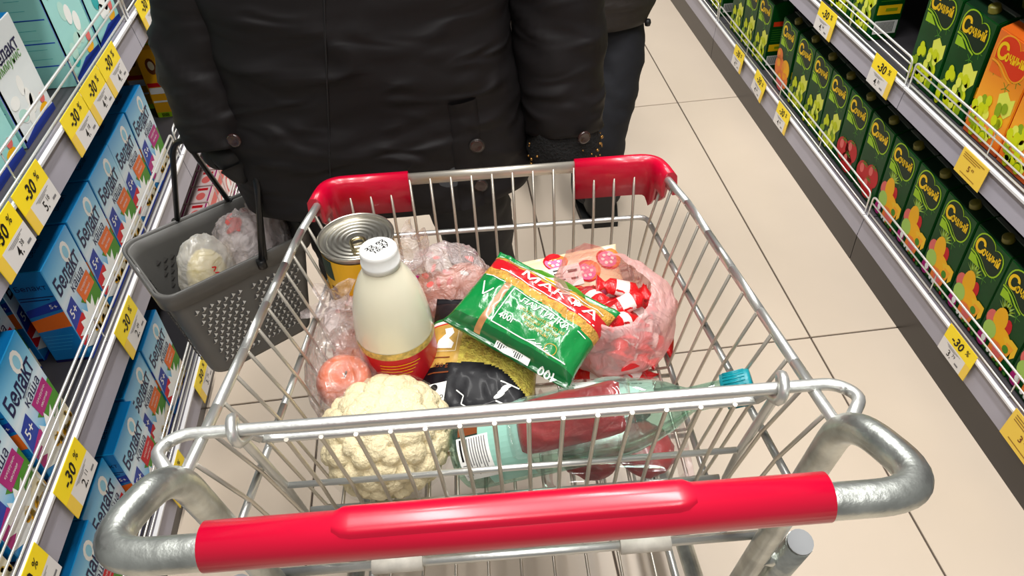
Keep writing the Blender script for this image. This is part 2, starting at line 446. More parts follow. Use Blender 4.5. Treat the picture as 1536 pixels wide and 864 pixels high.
def porridge_print(flav):
    rnd = random.Random(hash(flav) % 1000 if False else len(flav)); P = Print(); w, h = PW, PH
    P.rect(-w / 2 + 0.001, w / 2 - 0.001, 0.001, h - 0.001, 'box_front', 0)
    P.ell(0.022, h * 0.86, 0.016, 0.02, 'ink_white', 1, 12)                       # milk drop glow above the name
    P.ell(0.022, h * 0.86, 0.009, 0.012, 'ink_paleblue', 2, 12)
    P.poly([(-0.01, 0.088), (0.062, 0.1), (0.062, 0.05), (0.03, 0.042)], 'ink_leaf', 1)
    P.poly([(-0.005, 0.112), (0.052, 0.112), (0.056, 0.078), (0.0, 0.078)], flav, 2)  # flavour plate
    P.text('кукурузно-', 0.026, 0.101, width=0.04, m='ink_white', layer=3); P.text('овсяная', 0.026, 0.089, width=0.03, m='ink_white', layer=3)
    P.poly([(-0.058, 0.112), (-0.026, 0.118), (-0.022, 0.076), (-0.063, 0.07)], 'ink_blue', 1)  # age badge
    P.text('5+', -0.041, 0.096, height=0.018, m='ink_white', layer=3, bold=0.01)
    P.poly([(-0.063, 0.07), (-0.022, 0.076), (-0.01, 0.05), (-0.03, 0.02), (-0.063, 0.034)], 'ink_purple' if flav == 'ink_purple' else 'ink_red', 1)
    # milk splash and cereal flakes along the foot of the panel
    pts = []
    for k in range(15):
        a = k / 14 * PI; r = (0.026 if k % 2 else 0.040) + 0.008 * rnd.random()
        pts.append((-0.006 + 1.25 * r * math.cos(a), 0.03 + r * 1.15 * math.sin(a)))
    P.poly(pts + [(-0.04, 0.012), (0.04, 0.01)][::1], 'ink_white', 2)
    P.poly([(-0.03, 0.002), (0.063, 0.002), (0.063, 0.05), (0.03, 0.04), (0.0, 0.018)], 'box_cream', 3)
    for k in range(22):
        P.ell(-0.012 + 0.07 * rnd.random(), 0.006 + 0.032 * rnd.random() * 1.0, 0.0065, 0.0045, rnd.choice(['ink_cream', 'ink_gold', 'box_cream', 'ink_mango']), 4, 8, rnd.random() * 3)
    P.rect(-0.062, 0.062, 0.0, 0.006, 'ink_blue', 5)
    return P.mesh(on_front(PD))
def porridge_letters():
    P = Print()
    P.text('Белакт', -0.002, 0.154, width=0.102, height=0.034, m='ink_navy', bold=0.02)
    P.poly([(-0.012, 0.136), (0.046, 0.139), (0.03, 0.1365), (-0.012, 0.1335)], 'ink_navy', 2)
    P.text('каша', 0.014, 0.121, width=0.056, height=0.014, m='ink_navy', bold=0.005); P.text('молочная', 0.006, 0.1315, width=0.03, m='ink_grey')
    return P.mesh(on_front(PD))
def porridge_side():
    P = Print()                                                                   # narrow side (faces -x local)
    P.text('Белакт', 0, 0.172, width=0.05, m='ink_navy'); P.rect(-0.028, 0.028, 0.150, 0.152, 'ink_navy'); P.rect(-0.028, 0.02, 0.144, 0.146, 'ink_navy')
    P.poly([(-0.03, 0.108), (0.03, 0.122), (0.03, 0.142), (-0.028, 0.124)], 'ink_blue'); P.text('5+', 0.019, 0.129, height=0.009, m='ink_white', layer=3)
    P.poly([(-0.03, 0.074), (0.03, 0.082), (0.03, 0.116), (-0.03, 0.1)], 'ink_orange', 1)
    for k in range(5): P.rect(-0.026, 0.024 - 0.004 * k, 0.062 - 0.008 * k, 0.063 - 0.008 * k, 'ink_skyblue', 1)
    P.rect(-0.03, 0.03, 0.0, 0.006, 'ink_navy', 1)
    return P.mesh(lambda x, y, l: (-PW / 2 - 0.00025 * l, -x, y))
def porridge_top():
    P = Print(); P.text('Белакт', 0, 0, width=0.05, m='ink_navy')
    return P.mesh(lambda x, y, l: (x, y, PH + 0.00025 * l))
_pb = carton_body(PW, PD, PH, 'box_front', 'box_blue'); _pl = porridge_letters(); _ps = porridge_side(); _pt = porridge_top()
_pp = {k: porridge_print(k) for k in ('ink_orange', 'ink_purple', 'ink_red')}
def porridge_box(x, y, z, flav, label, group, rz=0.0, tilt=0.0):
    o = link('porridge_box', _pb); tag(o, label, 'box', group)
    link('front_print', _pp[flav], None, o); link('brand_lettering', _pl, None, o); link('side_print', _ps, None, o); link('lid_lettering', _pt, None, o)
    o.location = (x, y, z); o.rotation_euler = (tilt, 0, PI / 2 + rz); return o
zB, zC, zA = 0.4225, 0.0785, 0.7565
g = 'orange label porridge boxes in the front row above the hand basket'
XB = -0.68 - PD / 2
ORD = ['first', 'second', 'third', 'fourth', 'fifth', 'sixth', 'seventh', 'eighth', 'ninth', 'tenth']
for i, y in enumerate((1.092, 1.224, 1.356, 1.482)):
    porridge_box(XB, y, zB, 'ink_orange', 'blue porridge box whose whole narrow side shows an orange band' if i == 0 else 'blue porridge box with orange plate, %s after the box showing its side band' % ORD[i - 1], g if i else None)
porridge_box(XB + 0.002, 1.612, zB, 'ink_purple', 'blue porridge box with purple flavour plate at the end of the row', None)
g2 = 'purple label porridge boxes next to the front end of the row'
porridge_box(XB + 0.012, 0.83, zB, 'ink_purple', 'blue porridge box with a magenta plate standing clear of the shelf gap', g2, rz=0.06)
porridge_box(XB + 0.014, 0.695, zB, 'ink_purple', 'blue porridge box with a magenta plate beyond the price 2.11 tag', g2, rz=0.04)
porridge_box(XB + 0.010, 0.56, zB, 'ink_purple', 'blue porridge box with a magenta plate at the near end of its shelf', g2)
porridge_box(XB - 0.085, 0.958, zB, 'ink_red', 'porridge box pushed back into the shelf gap', None)
for i, (dy, f) in enumerate(((0.83, 'ink_purple'), (0.69, 'ink_purple'), (1.10, 'ink_orange'), (1.232, 'ink_orange'), (1.364, 'ink_orange'))):
    porridge_box(XB - 0.085, dy, zB, f, 'blue porridge box hidden in the second row of the shelf', 'porridge boxes in the second row')
g = 'porridge boxes on the lowest left shelf'
for i, y in enumerate((1.245, 1.118, 0.985, 0.855, 0.727, 0.600, 0.472)):
    porridge_box(XB + (0.0, -0.004, 0.012, -0.006, 0.006, 0.0, 0)[i], y, zC, 'ink_orange' if i < 2 else 'ink_red', 'blue porridge box with orange plate on the lowest shelf, %s from the shelf gap' % ORD[i] if i < 2 else 'red plate porridge box on the lowest shelf, %s from the orange plate boxes' % ORD[i - 2], g)
for i, y in enumerate((1.18, 1.05, 0.92, 0.79)):
    porridge_box(XB - 0.085, y, zC, 'ink_red', 'blue porridge box in the second row of the lowest shelf', 'second row porridge boxes on the lowest shelf')

# ------------------------------------------------------------------ milk formula boxes on the upper left shelf
def milk_box(x, y, z, w, d, h, front, other, topm, label, name_dark, rz=0.0, big=False, grp=None, tilt=0.0):
    o = link('milk_box', carton_body(w, d, h, front, other, topm=topm)); tag(o, label, 'box', grp)
    P = Print(); fn = on_front(d)
    P.rect(-w / 2 + 0.001, w / 2 - 0.001, 0.001, h - 0.001, front, 0)
    P.text('Белакт', 0.0, h * 0.78, width=w * 0.72, m='ink_navy', bold=0.015, layer=3)
    P.rect(-w * 0.2, w * 0.2, h * 0.725, h * 0.732, 'ink_navy', 3)
    P.text('иммунис', 0.0, h * 0.66, width=w * 0.66, m='ink_leaf', layer=3)
    rnd = random.Random(int(y * 1000))
    for k in range(7):                                                             # soft blue-green swirls
        P.ell(-w * 0.3 + w * 0.6 * rnd.random(), h * (0.12 + 0.42 * rnd.random()), w * 0.12, h * 0.06, rnd.choice(['ink_palegreen', 'ink_teal', 'ink_white', 'ink_white']), 1 + k % 2, 14, rnd.random() * 3)
    P.ell(w * 0.25, h * 0.12, w * 0.12, h * 0.04, 'ink_mango', 3); P.ell(w * 0.31, h * 0.2, w * 0.07, h * 0.05, 'ink_pink', 3)
    P.poly([(-w / 2, 0), (w / 2, 0), (w / 2, h * 0.07), (0, h * 0.10), (-w / 2, h * 0.05)], 'ink_blue', 4)
    link('front_print', P.mesh(fn), None, o)
    S = Print()
    for k in range(5): S.rect(-d / 2 + 0.004, d / 2 - 0.006, h * (0.18 + 0.18 * k), h * (0.185 + 0.18 * k) + 0.001, 'box_deepblue')
    for k in range(9): S.rect(-d * 0.1 + 0.001 * k, d * 0.3 - 0.002 * k, h * (0.24 + 0.075 * k), h * (0.243 + 0.075 * k), 'ink_teal')
    link('side_print', S.mesh(lambda x, yy, l: (-w / 2 - 0.00025 * l, -x, yy)), None, o)
    T = Print(); T.rect(-w / 2 - 0.0006, -w / 2 + w * 0.055, 0.0, h, 'box_deepblue'); link('edge_stripe', T.mesh(lambda x, yy, l: (x, -d / 2 - 0.0002, yy)), None, o)
    o.location = (x, y, z); o.rotation_euler = (tilt, 0, PI / 2 + rz); return o
milk_box(-0.735, 1.262, zA, 0.138, 0.075, 0.175, 'box_white', 'box_teal', 'box_blue', 'white milk formula box with blue lid, lowest of the upper shelf row', 1, tilt=0.0)
milk_box(-0.735, 1.485, zA, 0.150, 0.11, 0.235, 'box_teal', 'box_teal', None, 'tall teal milk formula box showing its ruled side panel', 1)
milk_box(-0.735, 1.64, zA, 0.148, 0.11, 0.235, 'box_teal', 'box_teal', None, 'tall teal milk formula box at the shelf joint by the black sleeve', 1)
milk_box(-0.735, 1.108, zA, 0.145, 0.075, 0.175, 'box_teal', 'box_teal', 'box_blue', 'teal milk formula box beside the white one with blue lid', 1)
milk_box(-0.735, 0.955, zA, 0.145, 0.075, 0.175, 'box_teal', 'box_teal', 'box_blue', 'teal milk formula box above the tag priced 4.38', 1)

# ------------------------------------------------------------------ yellow packs and pink cartons further along the left run
mat('pack_yellow', (244, 176, 22), 0.3); mat('pack_brown', (120, 70, 20), 0.4)
def yellow_pack(y, x, z, label, grp):
    o = link('yellow_pack', carton_body(0.11, 0.05, 0.185, 'pack_yellow', 'pack_yellow')); tag(o, label, 'box', grp)
    P = Print(); P.rect(-0.054, 0.054, 0.001, 0.184, 'pack_yellow', 0); P.rect(-0.05, 0.05, 0.085, 0.096, 'ink_red'); P.rect(-0.05, 0.05, 0.066, 0.083, 'ink_white'); P.rect(-0.05, 0.05, 0.042, 0.047, 'ink_white')
    P.rect(-0.054, 0.054, 0.0, 0.014, 'ink_lime'); P.ell(0.01, 0.14, 0.03, 0.022, 'ink_brown'); P.ell(0.012, 0.142, 0.018, 0.012, 'ink_cream', 2)
    for k in range(9): P.rect(-0.03 + 0.005 * k, -0.027 + 0.005 * k, 0.002, 0.012, 'ink_black', 2)
    pm = P.mesh(on_front(0.05)); link('front_print', pm, None, o)
    S = P.mesh(lambda x, yy, l: (-0.0553 - 0.00025 * l, -x * 0.42, yy)); link('side_print', S, None, o)
    o.location = (x, y, z); o.rotation_euler = (0, 0, PI / 2); return o
for i, (y, x) in enumerate(((1.965, -0.735), (2.08, -0.735), (2.195, -0.735), (2.02, -0.80), (2.14, -0.80))):
    yellow_pack(y, x, zB, 'yellow carton pack with red and white stripes next to the black coat sleeve', 'yellow packs on the second left shelf run')
for i, (y, x) in enumerate(((1.99, -0.745), (2.105, -0.745))):
    o = yellow_pack(y, x, zB + 0.186, 'yellow pack stacked on top under the upper rail', 'upper yellow packs'); o.scale.z = 0.3
mat('pack_pink', (238, 214, 212), 0.4)
def pink_carton(x, y, label, grp):
    o = link('pink_carton', carton_body(0.075, 0.05, 0.14, 'pack_pink', 'pack_pink')); tag(o, label, 'carton', grp)
    P = Print(); P.rect(-0.037, 0.037, 0.001, 0.139, 'pack_pink', 0); P.rect(-0.036, 0.036, 0.1, 0.125, 'ink_pink'); P.ell(0, 0.06, 0.024, 0.03, 'ink_pink'); P.ell(0, 0.06, 0.016, 0.02, 'ink_white', 2); P.rect(-0.036, 0.036, 0.004, 0.016, 'ink_purple')
    link('front_print', P.mesh(on_front(0.05)), None, o)
    T = Print(); T.ell(-0.01, 0, 0.018, 0.012, 'ink_pink'); T.rect(-0.036, 0.036, -0.024, -0.020, 'ink_purple'); T.rect(0.018, 0.03, -0.014, 0.014, 'ink_red')
    link('lid_print', T.mesh(lambda x, yy, l: (x, yy, 0.14 + 0.0003 * l)), None, o)
    o.location = (x, y, zC); o.rotation_euler = (0, 0, PI / 2); return o
for j in range(3):
    for i in range(8):
        pink_carton(-0.70 - 0.055 * j, 1.76 + 0.082 * i, 'small pink and white carton in the block behind the hand basket', 'pink cartons on the lowest left shelf')

# ------------------------------------------------------------------ juice cartons (right run)
mat('juice_green', (4, 70, 22), 0.36, var=0.25, vscale=11, spec=0.2)
mat('juice_green_top', (8, 44, 22), 0.4, spec=0.3)
ramp_mat('juice_orange', [(0.0, (238, 96, 30)), (0.35, (250, 170, 30)), (0.6, (248, 150, 30)), (1.0, (240, 110, 30))], 'Z', 0.3, lo=0.0, hi=0.23)
mat('juice_orange_side', (226, 62, 28), 0.3)
mat('cap_yellow', (236, 196, 40), 0.35); mat('cap_olive', (120, 116, 36), 0.4); mat('seam_silver', (126, 136, 128), 0.35)
JW, JD, JH = 0.1172, 0.072, 0.236
def juice_body(front, side, top):
    bm = bmesh.new(); w, d, h = JW / 2, JD / 2, JH
    V = [(-w, -d, 0), (w, -d, 0), (w, d, 0), (-w, d, 0), (-w, -d, h - 0.012), (w, -d, h - 0.012), (w, -d * 0.1, h), (-w, -d * 0.1, h), (w, d, h - 0.004), (-w, d, h - 0.004)]
    vs = [bm.verts.new(v) for v in V]
    for f, mi in (((0, 1, 5, 4), 0), ((4, 5, 6, 7), 2), ((7, 6, 8, 9), 2), ((2, 3, 9, 8), 1), ((0, 4, 7, 9, 3), 1), ((1, 2, 8, 6, 5), 1), ((3, 2, 1, 0), 1)):
        bm.faces.new([vs[i] for i in f]).material_index = mi
    bmesh.ops.bevel(bm, geom=bm.edges[:], offset=0.002, segments=2, affect='EDGES')
    me = bm_mesh(bm); return with_mats(me, [front, side, top])
def emblem_pts(s=1.0):
    P = []
    def bez(p0, p1, p2, p3, n=7):
        for k in range(n):
            t = k / n; a = (1 - t)
            P.append((a**3 * p0[0] + 3 * a * a * t * p1[0] + 3 * a * t * t * p2[0] + t**3 * p3[0], a**3 * p0[1] + 3 * a * a * t * p1[1] + 3 * a * t * t * p2[1] + t**3 * p3[1]))
    bez((-0.042, -0.012), (-0.046, 0.02), (-0.03, 0.034), (-0.012, 0.034))
    bez((-0.012, 0.034), (0.004, 0.034), (0.012, 0.026), (0.014, 0.018))
    bez((0.014, 0.018), (0.022, 0.026), (0.042, 0.022), (0.043, 0.002))
    bez((0.043, 0.002), (0.044, -0.022), (0.03, -0.036), (0.016, -0.034))
    bez((0.016, -0.034), (0.0, -0.032), (-0.012, -0.008), (-0.042, -0.012))
    return [(x * s, y * s) for x, y in P]
def juice_emblem(outline, fill, leaf):
    P = Print(); cx, cy = 0.0, 0.186
    E_ = emblem_pts(1.08)
    ca, sa = math.cos(0.08), math.sin(0.08); E_ = [(x * ca - y * sa, x * sa + y * ca) for x, y in E_]
    P.poly([(cx + x * 1.07, cy + y * 1.08) for x, y in E_], outline, 2)
    P.poly([(cx + x, cy + y) for x, y in E_], fill, 3)
    P.poly([(-0.047, cy - 0.026), (-0.030, cy - 0.026), (-0.006, cy - 0.042), (-0.046, cy - 0.046)], leaf, 2)
    P.line([(-0.049, cy - 0.021), (-0.034, cy - 0.021), (-0.018, cy - 0.026), (0.002, cy - 0.037), (0.020, cy - 0.042)], 0.0042, outline, 4)
    P.text('С', -0.0275, cy + 0.004, height=0.036, m='ink_yellow', layer=5, bold=0.035, shear=0.1, rot=0.10)
    P.text('очный', 0.0115, cy + 0.003, width=0.058, height=0.0235, m='ink_yellow', layer=5, bold=0.033, shear=0.1, rot=0.10)
    return P.mesh(on_front(JD))
def fruit_print(kind):
    P = Print(); rnd = random.Random(3 + len(kind)); w = JW / 2 / 1.15
    P.rect(-w + 0.003, w - 0.003, 0.003, 0.126, 'juice_green' if kind != 'grape2' else 'juice_orange', 0)
    for k in range(3):                                                             # small outlined sketches
        a = [(-0.03, 0.128), (0.03, 0.132), (0.012, 0.112)][k]
        for j in range(5): P.line([(a[0], a[1]), (a[0] + 0.011 * math.cos(j * 1.25), a[1] + 0.011 * math.sin(j * 1.25))], 0.0012, 'ink_leaf', 1)
    if kind.startswith('grape'):
        P.poly([(0.004, 0.098), (0.02, 0.11), (0.034, 0.1), (0.044, 0.106), (0.046, 0.08), (0.034, 0.066), (0.02, 0.072), (0.008, 0.08)], 'ink_grape_light', 2)
        for k in range(30):
            t = rnd.random(); x = -0.042 + 0.075 * rnd.random(); y = 0.012 + 0.066 * rnd.random() + 0.2 * (x + 0.01)
            P.ell(x, max(0.012, y), 0.0078, 0.0098, rnd.choice(['ink_grape', 'ink_grape', 'ink_grape_light', 'ink_grape_dark']), 3 + k % 4, 12)
    elif kind == 'tomato':
        for (x, y, r) in ((-0.022, 0.05, 0.03), (0.016, 0.064, 0.028), (0.008, 0.03, 0.026)):
            P.ell(x, y, r, r * 0.95, 'ink_tomato', 3, 20); P.ell(x - r * 0.3, y + r * 0.3, r * 0.3, r * 0.4, 'ink_pink', 4, 10)
            for j in range(5): P.line([(x, y + r * 0.75), (x + 0.012 * math.cos(j * 0.8), y + r * 0.75 + 0.010 * math.sin(j * 0.8))], 0.002, 'ink_leaf', 5)
    elif kind == 'peach':
        for (x, y, r, m) in ((-0.02, 0.06, 0.032, 'ink_citrus'), (0.02, 0.07, 0.026, 'ink_mango'), (0.0, 0.03, 0.028, 'ink_pink'), (0.025, 0.04, 0.022, 'ink_citrus'), (-0.03, 0.09, 0.02, 'ink_citrus')):
            P.ell(x, y, r, r, m, 3, 18); P.ell(x - r * 0.3, y + r * 0.3, r * 0.35, r * 0.35, 'ink_amber', 4, 10)
    else:
        for j in range(9):                                                         # pineapple crown
            a = 0.35 + j * 0.3; P.poly([(-0.018, 0.102), (-0.013 + 0.026 * math.cos(a), 0.104 + 0.024 * math.sin(a)), (-0.008, 0.100)], 'ink_grape_dark' if j % 2 else 'ink_lightgreen', 2)
        P.ell(-0.014, 0.082, 0.017, 0.026, 'ink_mango', 3, 16); P.ell(-0.032, 0.07, 0.015, 0.018, 'ink_pink', 2, 14); P.ell(0.006, 0.08, 0.011, 0.018, 'ink_red', 2, 14)
        P.ell(0.004, 0.056, 0.024, 0.02, 'ink_mango', 4, 16); P.ell(-0.026, 0.048, 0.017, 0.019, 'ink_lightgreen', 5, 16)
        P.poly([(0.008, 0.062), (0.028, 0.072), (0.046, 0.07), (0.048, 0.048), (0.04, 0.036), (0.036, 0.055), (0.02, 0.052)], 'ink_banana', 5)
        P.poly([(0.02, 0.06), (0.04, 0.06), (0.034, 0.036), (0.022, 0.04)], 'ink_amber', 6)
        P.poly([(-0.012, 0.04), (0.006, 0.044), (0.032, 0.036), (0.028, 0.014), (0.006, 0.006), (-0.012, 0.018)], 'ink_citrus', 6)
        P.poly([(-0.006, 0.034), (0.006, 0.038), (0.024, 0.032), (0.02, 0.018), (0.004, 0.014)], 'ink_pink', 7)
        P.ell(0.024, 0.046, 0.008, 0.008, 'ink_leaf', 7, 10); P.ell(-0.034, 0.02, 0.013, 0.016, 'ink_purple', 5, 12); P.ell(-0.03, 0.024, 0.006, 0.008, 'ink_white', 6, 8)
        for k in range(7): P.ell(-0.02 + 0.011 * k, 0.012 - 0.001 * k, 0.004, 0.004, rnd.choice(['ink_leaf', 'ink_white', 'ink_tomato']), 7, 8)
    f_ = on_front(JD); return P.mesh(lambda x, y, l: f_(x * 1.15, y * 1.17, l))
def juice_side():
    P = Print(); P.rect(-0.026, 0.026, 0.152, 0.168, 'ink_orange_deep'); P.rect(-0.03, 0.03, 0.066, 0.09, 'ink_yellow'); P.rect(-0.01, 0.02, 0.074, 0.082, 'ink_grape_dark', 2)
    P.rect(-0.03, 0.03, 0.016, 0.05, 'ink_white')
    for k in range(14): P.rect(-0.026 + 0.0035 * k, -0.0244 + 0.0035 * k, 0.02, 0.047, 'ink_black', 2)
    for k in range(6): P.rect(-0.028, 0.026 - 0.004 * (k % 3), 0.1 + 0.008 * k, 0.1015 + 0.008 * k, 'ink_leaf', 1)
    return P
_js = juice_side(); _jsR = _js.mesh(lambda x, y, l: (JW / 2 + 0.00025 * l, x, y)); _jsL = _js.mesh(lambda x, y, l: (-JW / 2 - 0.00025 * l, -x, y))
_jb = {'green': juice_body('juice_green', 'juice_green', 'juice_green_top'), 'orange': juice_body('juice_orange', 'juice_orange_side', 'juice_orange')}
_je = {'green': juice_emblem('ink_lime', 'ink_darkgreen', 'ink_lime'), 'orange': juice_emblem('ink_amber', 'ink_orange_deep', 'ink_orange')}
_jf = {k: fruit_print(k) for k in ('grape', 'grape2', 'tomato', 'multi', 'peach')}
_cap_me = lathe_mesh([(0.0, 0.0), (0.0125, 0.0), (0.0125, 0.004), (0.0115, 0.005), (0.0115, 0.013), (0.0105, 0.0145), (0.0, 0.0145)], 18)
_cap_y = _cap_me.copy()
_seam = box_mesh(-JW / 2 + 0.002, JW / 2 - 0.002, -0.004, 0.006, JH - 0.002, JH + 0.0016)
def juice(x, y, z, kind, label, grp, col='green', rz=0.0):
    o = link('juice_carton', _jb[col]); tag(o, label, 'carton', grp)
    link('brand_emblem', _je[col], None, o); link('fruit_print', _jf[kind], None, o)
    link('side_print', _jsR, None, o)
    link('top_seam', _seam, 'seam_silver', o)
    link('screw_cap', _cap_me if col == 'green' else _cap_y, 'cap_olive' if col == 'green' else 'cap_yellow', o, (0.012, -0.017, JH - 0.006), (0.38, 0, 0))
    o.location = (x, y, z); o.rotation_euler = (0, 0, -PI / 2 + rz); return o
XJ = 1.08 + JD / 2
zj1, zj2 = 0.1405, 0.5045
row = [(2.68, 'grape'), (2.56, 'grape'), (2.44, 'grape'), (2.235, 'peach'), (2.105, 'grape'), (1.9855, 'grape'), (1.866, 'grape'), (1.7465, 'tomato'), (1.622, 'tomato'), (1.500, 'multi'), (1.379, 'multi'), (1.258, 'multi'), (1.138, 'multi'), (1.0195, 'multi'), (0.90, 'multi'), (0.78, 'multi'), (0.66, 'multi'), (0.54, 'multi')]
lab = {'grape': 'green grape juice carton on the lowest shelf, %s after the peach carton', 'tomato': 'green tomato juice carton on the lowest shelf, %s after the grape cartons',
       'multi': 'green pineapple and banana juice carton, %s after the tomato cartons', 'peach': 'green juice carton with orange peaches, %s beside the lowest shelf gap'}
nk = {}
for y, k in row:
    nk[k] = nk.get(k, 0) + 1
    l = lab[k] % ORD[nk[k] - 1] if y < 2.4 else 'dark green grape carton, %s of the three just past the lowest row gap' % ORD[nk[k] - 1]
    if abs(y - 2.44) < 0.01: nk = {}
    juice(XJ, y, zj1, k, l, None if k == 'peach' else ('lowest shelf %s cartons' % k if y < 2.4 else 'grape cartons beyond the gap'), rz=random.uniform(-0.012, 0.012))
for y, k in [(2.9, 'grape'), (3.03, 'grape'), (3.16, 'grape'), (3.29, 'grape')]:
    juice(XJ, y, zj1, k, 'grape juice carton on the far shelf run', 'cartons on the far run')
for y, k in row[3:]:
    if y < 2.3: juice(XJ + JD + 0.006, y + 0.01, zj1, k, 'juice carton in the second row of the lowest shelf', 'second row cartons on the lowest shelf')
juice(XJ, 1.540, zj2, 'grape', 'green grape juice carton beside the dark gap on the middle shelf', None)
juice(XJ, 1.4175, zj2, 'grape', 'green grape juice carton touching the orange carton on the middle shelf', None)
juice(XJ, 1.290, zj2, 'grape2', 'orange juice carton with yellow cap touching the green cartons', None, 'orange', rz=0.02)
juice(XJ, 1.168, zj2, 'grape2', 'orange juice carton with yellow cap second from the green cartons', None, 'orange')
juice(XJ, 1.048, zj2, 'grape2', 'orange juice carton with yellow cap third from the green cartons', None, 'orange')
juice(XJ, 0.928, zj2, 'grape2', 'orange juice carton with yellow cap, fourth from the green cartons', None, 'orange')
for y in (1.852, 1.972, 2.092): juice(XJ, y, zj2, 'grape', 'green grape juice carton on the middle shelf, %s past the dark gap' % ORD[int((y - 1.8) / 0.12)], 'middle shelf grape cartons beyond the gap')
for y, c in ((1.535, 'green'), (1.420, 'green'), (1.29, 'orange'), (1.172, 'orange')): juice(XJ + JD + 0.006, y + 0.008, zj2, 'grape' if c == 'green' else 'grape2', 'juice carton in the second row of the middle shelf', 'second row cartons on the middle shelf', c)

# ------------------------------------------------------------------ shopping cart
YAW = math.radians(3.0)
CO = Vector((0.0145, 0.2880, 0.0))
CU = Vector((math.cos(YAW), -math.sin(YAW), 0)); CV = Vector((math.sin(YAW), math.cos(YAW), 0))
def cw(u, v, z): return CO + CU * u + CV * v + Vector((0, 0, z))
def cdir(u, v, z): return CU * u + CV * v + Vector((0, 0, z))
mat('zinc', (214, 215, 211), 0.36, metal=0.8, var=0.12, vscale=18, bump=0.05, bscale=120)
mat('zinc_tube', (202, 206, 200), 0.33, metal=0.93, var=0.32, vscale=34, bump=0.12, bscale=70)
mat('cart_wire', (208, 201, 188), 0.36, metal=0.8)
mat('red_plastic', (200, 0, 46), 0.3, spec=0.5, coat=0.25, bump=0.02, bscale=30)
mat('cap_grey', (146, 148, 150), 0.5); mat('white_sleeve', (214, 208, 196), 0.45, var=0.15, vscale=60)
mat('wheel_rubber', (54, 54, 56), 0.6); mat('wheel_hub', (150, 150, 150), 0.4)
mat('mesh_dark', (150, 146, 138), 0.35, metal=1.0)
cart = thing('shopping_cart', 'wire shopping cart with red handle and red corner caps, full of groceries', 'shopping cart', CO, -YAW)
ZF = 0.615
# handle tube: cross bar, two bends forward, then down both legs
def sgn(s): return s
hp = []
for s in (-1, 1):
    side = [(s * 0.250, 0.205, 0.205), (s * 0.268, 0.088, 0.902), (s * 0.290, -0.004, 0.930)]
    hp.append(side)
path = hp[0] + hp[1][::-1]
link('handle_tube', tube_mesh(round_path(path, [0, 0.040, 0.046, 0.046, 0.040, 0], 10), 0.0128, 20), 'zinc_tube', cart)
cov = link('handle_cover', tube_mesh([(-0.2125, 0, 0.93), (-0.2118, 0, 0.93), (0.2118, 0, 0.93), (0.2125, 0, 0.93)], [0.0160, 0.0172, 0.0172, 0.0160], 28), 'red_plastic', cart)
# raised pad on the upper face of the cover
bm = bmesh.new(); prof = []
nu = 40
pad_rings = []
ang0, ang1 = math.radians(50), math.radians(150)
for i in range(nu + 1):
    u = -0.123 + 0.243 * i / nu
    e = min(u + 0.123, 0.12 - u); k = min(1.0, max(0.02, e / 0.014)); k = math.sqrt(1 - (1 - k) ** 2)
    mid = (ang0 + ang1) / 2; half = (ang1 - ang0) / 2 * (0.55 + 0.45 * k)
    ring = []
    for j in range(15):
        a = mid - half + 2 * half * j / 14; ed = min(j, 14 - j) / 2.0
        r = 0.0173 + 0.0026 * min(1, ed) * min(1, k * 1.5)
        ring.append((u, -math.cos(a) * r, 0.93 + math.sin(a) * r))
    pad_rings.append(ring)
pad = link('thumb_pad', loft_mesh(pad_rings, closed=False), 'red_plastic', cov)
# back legs' outer tubes (chassis) with capped ends
for s in (-1, 1):
    link('chassis_tube', tube_mesh([(s * 0.296, 0.128, 0.636), (s * 0.292, 0.175, 0.40), (s * 0.285, 0.20, 0.20), (s * 0.27, 0.62, 0.165)], 0.0145, 18), 'zinc_tube', cart)
    link('tube_cap', tube_mesh([(s * 0.296, 0.1275, 0.6385), (s * 0.2961, 0.127, 0.6405)], 0.0138, 18), 'cap_grey', cart)
    link('leg_bracket', tube_mesh([(s * 0.266, 0.135, 0.60), (s * 0.296, 0.15, 0.56)], 0.009, 8), 'zinc_tube', cart)
    for v in (0.20, 0.60):
        wz = 0.055
        w = link('wheel', lathe_mesh([(0.0, -0.014), (0.04, -0.014), (0.052, -0.011), (0.055, 0.0), (0.052, 0.011), (0.04, 0.014), (0.0, 0.014)], 24), 'wheel_rubber', cart, (s * 0.275, v, wz), (0, PI / 2, 0))
        link('wheel_hub', lathe_mesh([(0.0, -0.0155), (0.018, -0.0155), (0.018, 0.0155), (0.0, 0.0155)], 14), 'wheel_hub', w)
        link('caster_fork', tube_mesh(round_path([(s * 0.275 - 0.02, v, wz), (s * 0.275 - 0.02, v, 0.125), (s * 0.275 + 0.02, v, 0.125), (s * 0.275 + 0.02, v, wz)], 0.008, 3), 0.005, 8), 'zinc', cart)
# lower deck rack
deck = link('lower_rack', tube_mesh(round_path([(-0.255, 0.19, 0.19), (0.255, 0.19, 0.19), (0.245, 0.66, 0.165), (-0.245, 0.66, 0.165)], 0.03, 4, closed=True), 0.007, 8, closed=True), 'zinc', cart)
for k in range(9):
    u = -0.22 + 0.055 * k
    link('rack_wire', tube_mesh([(u, 0.19, 0.193), (u, 0.66, 0.168)], 0.003, 6), 'cart_wire', deck)
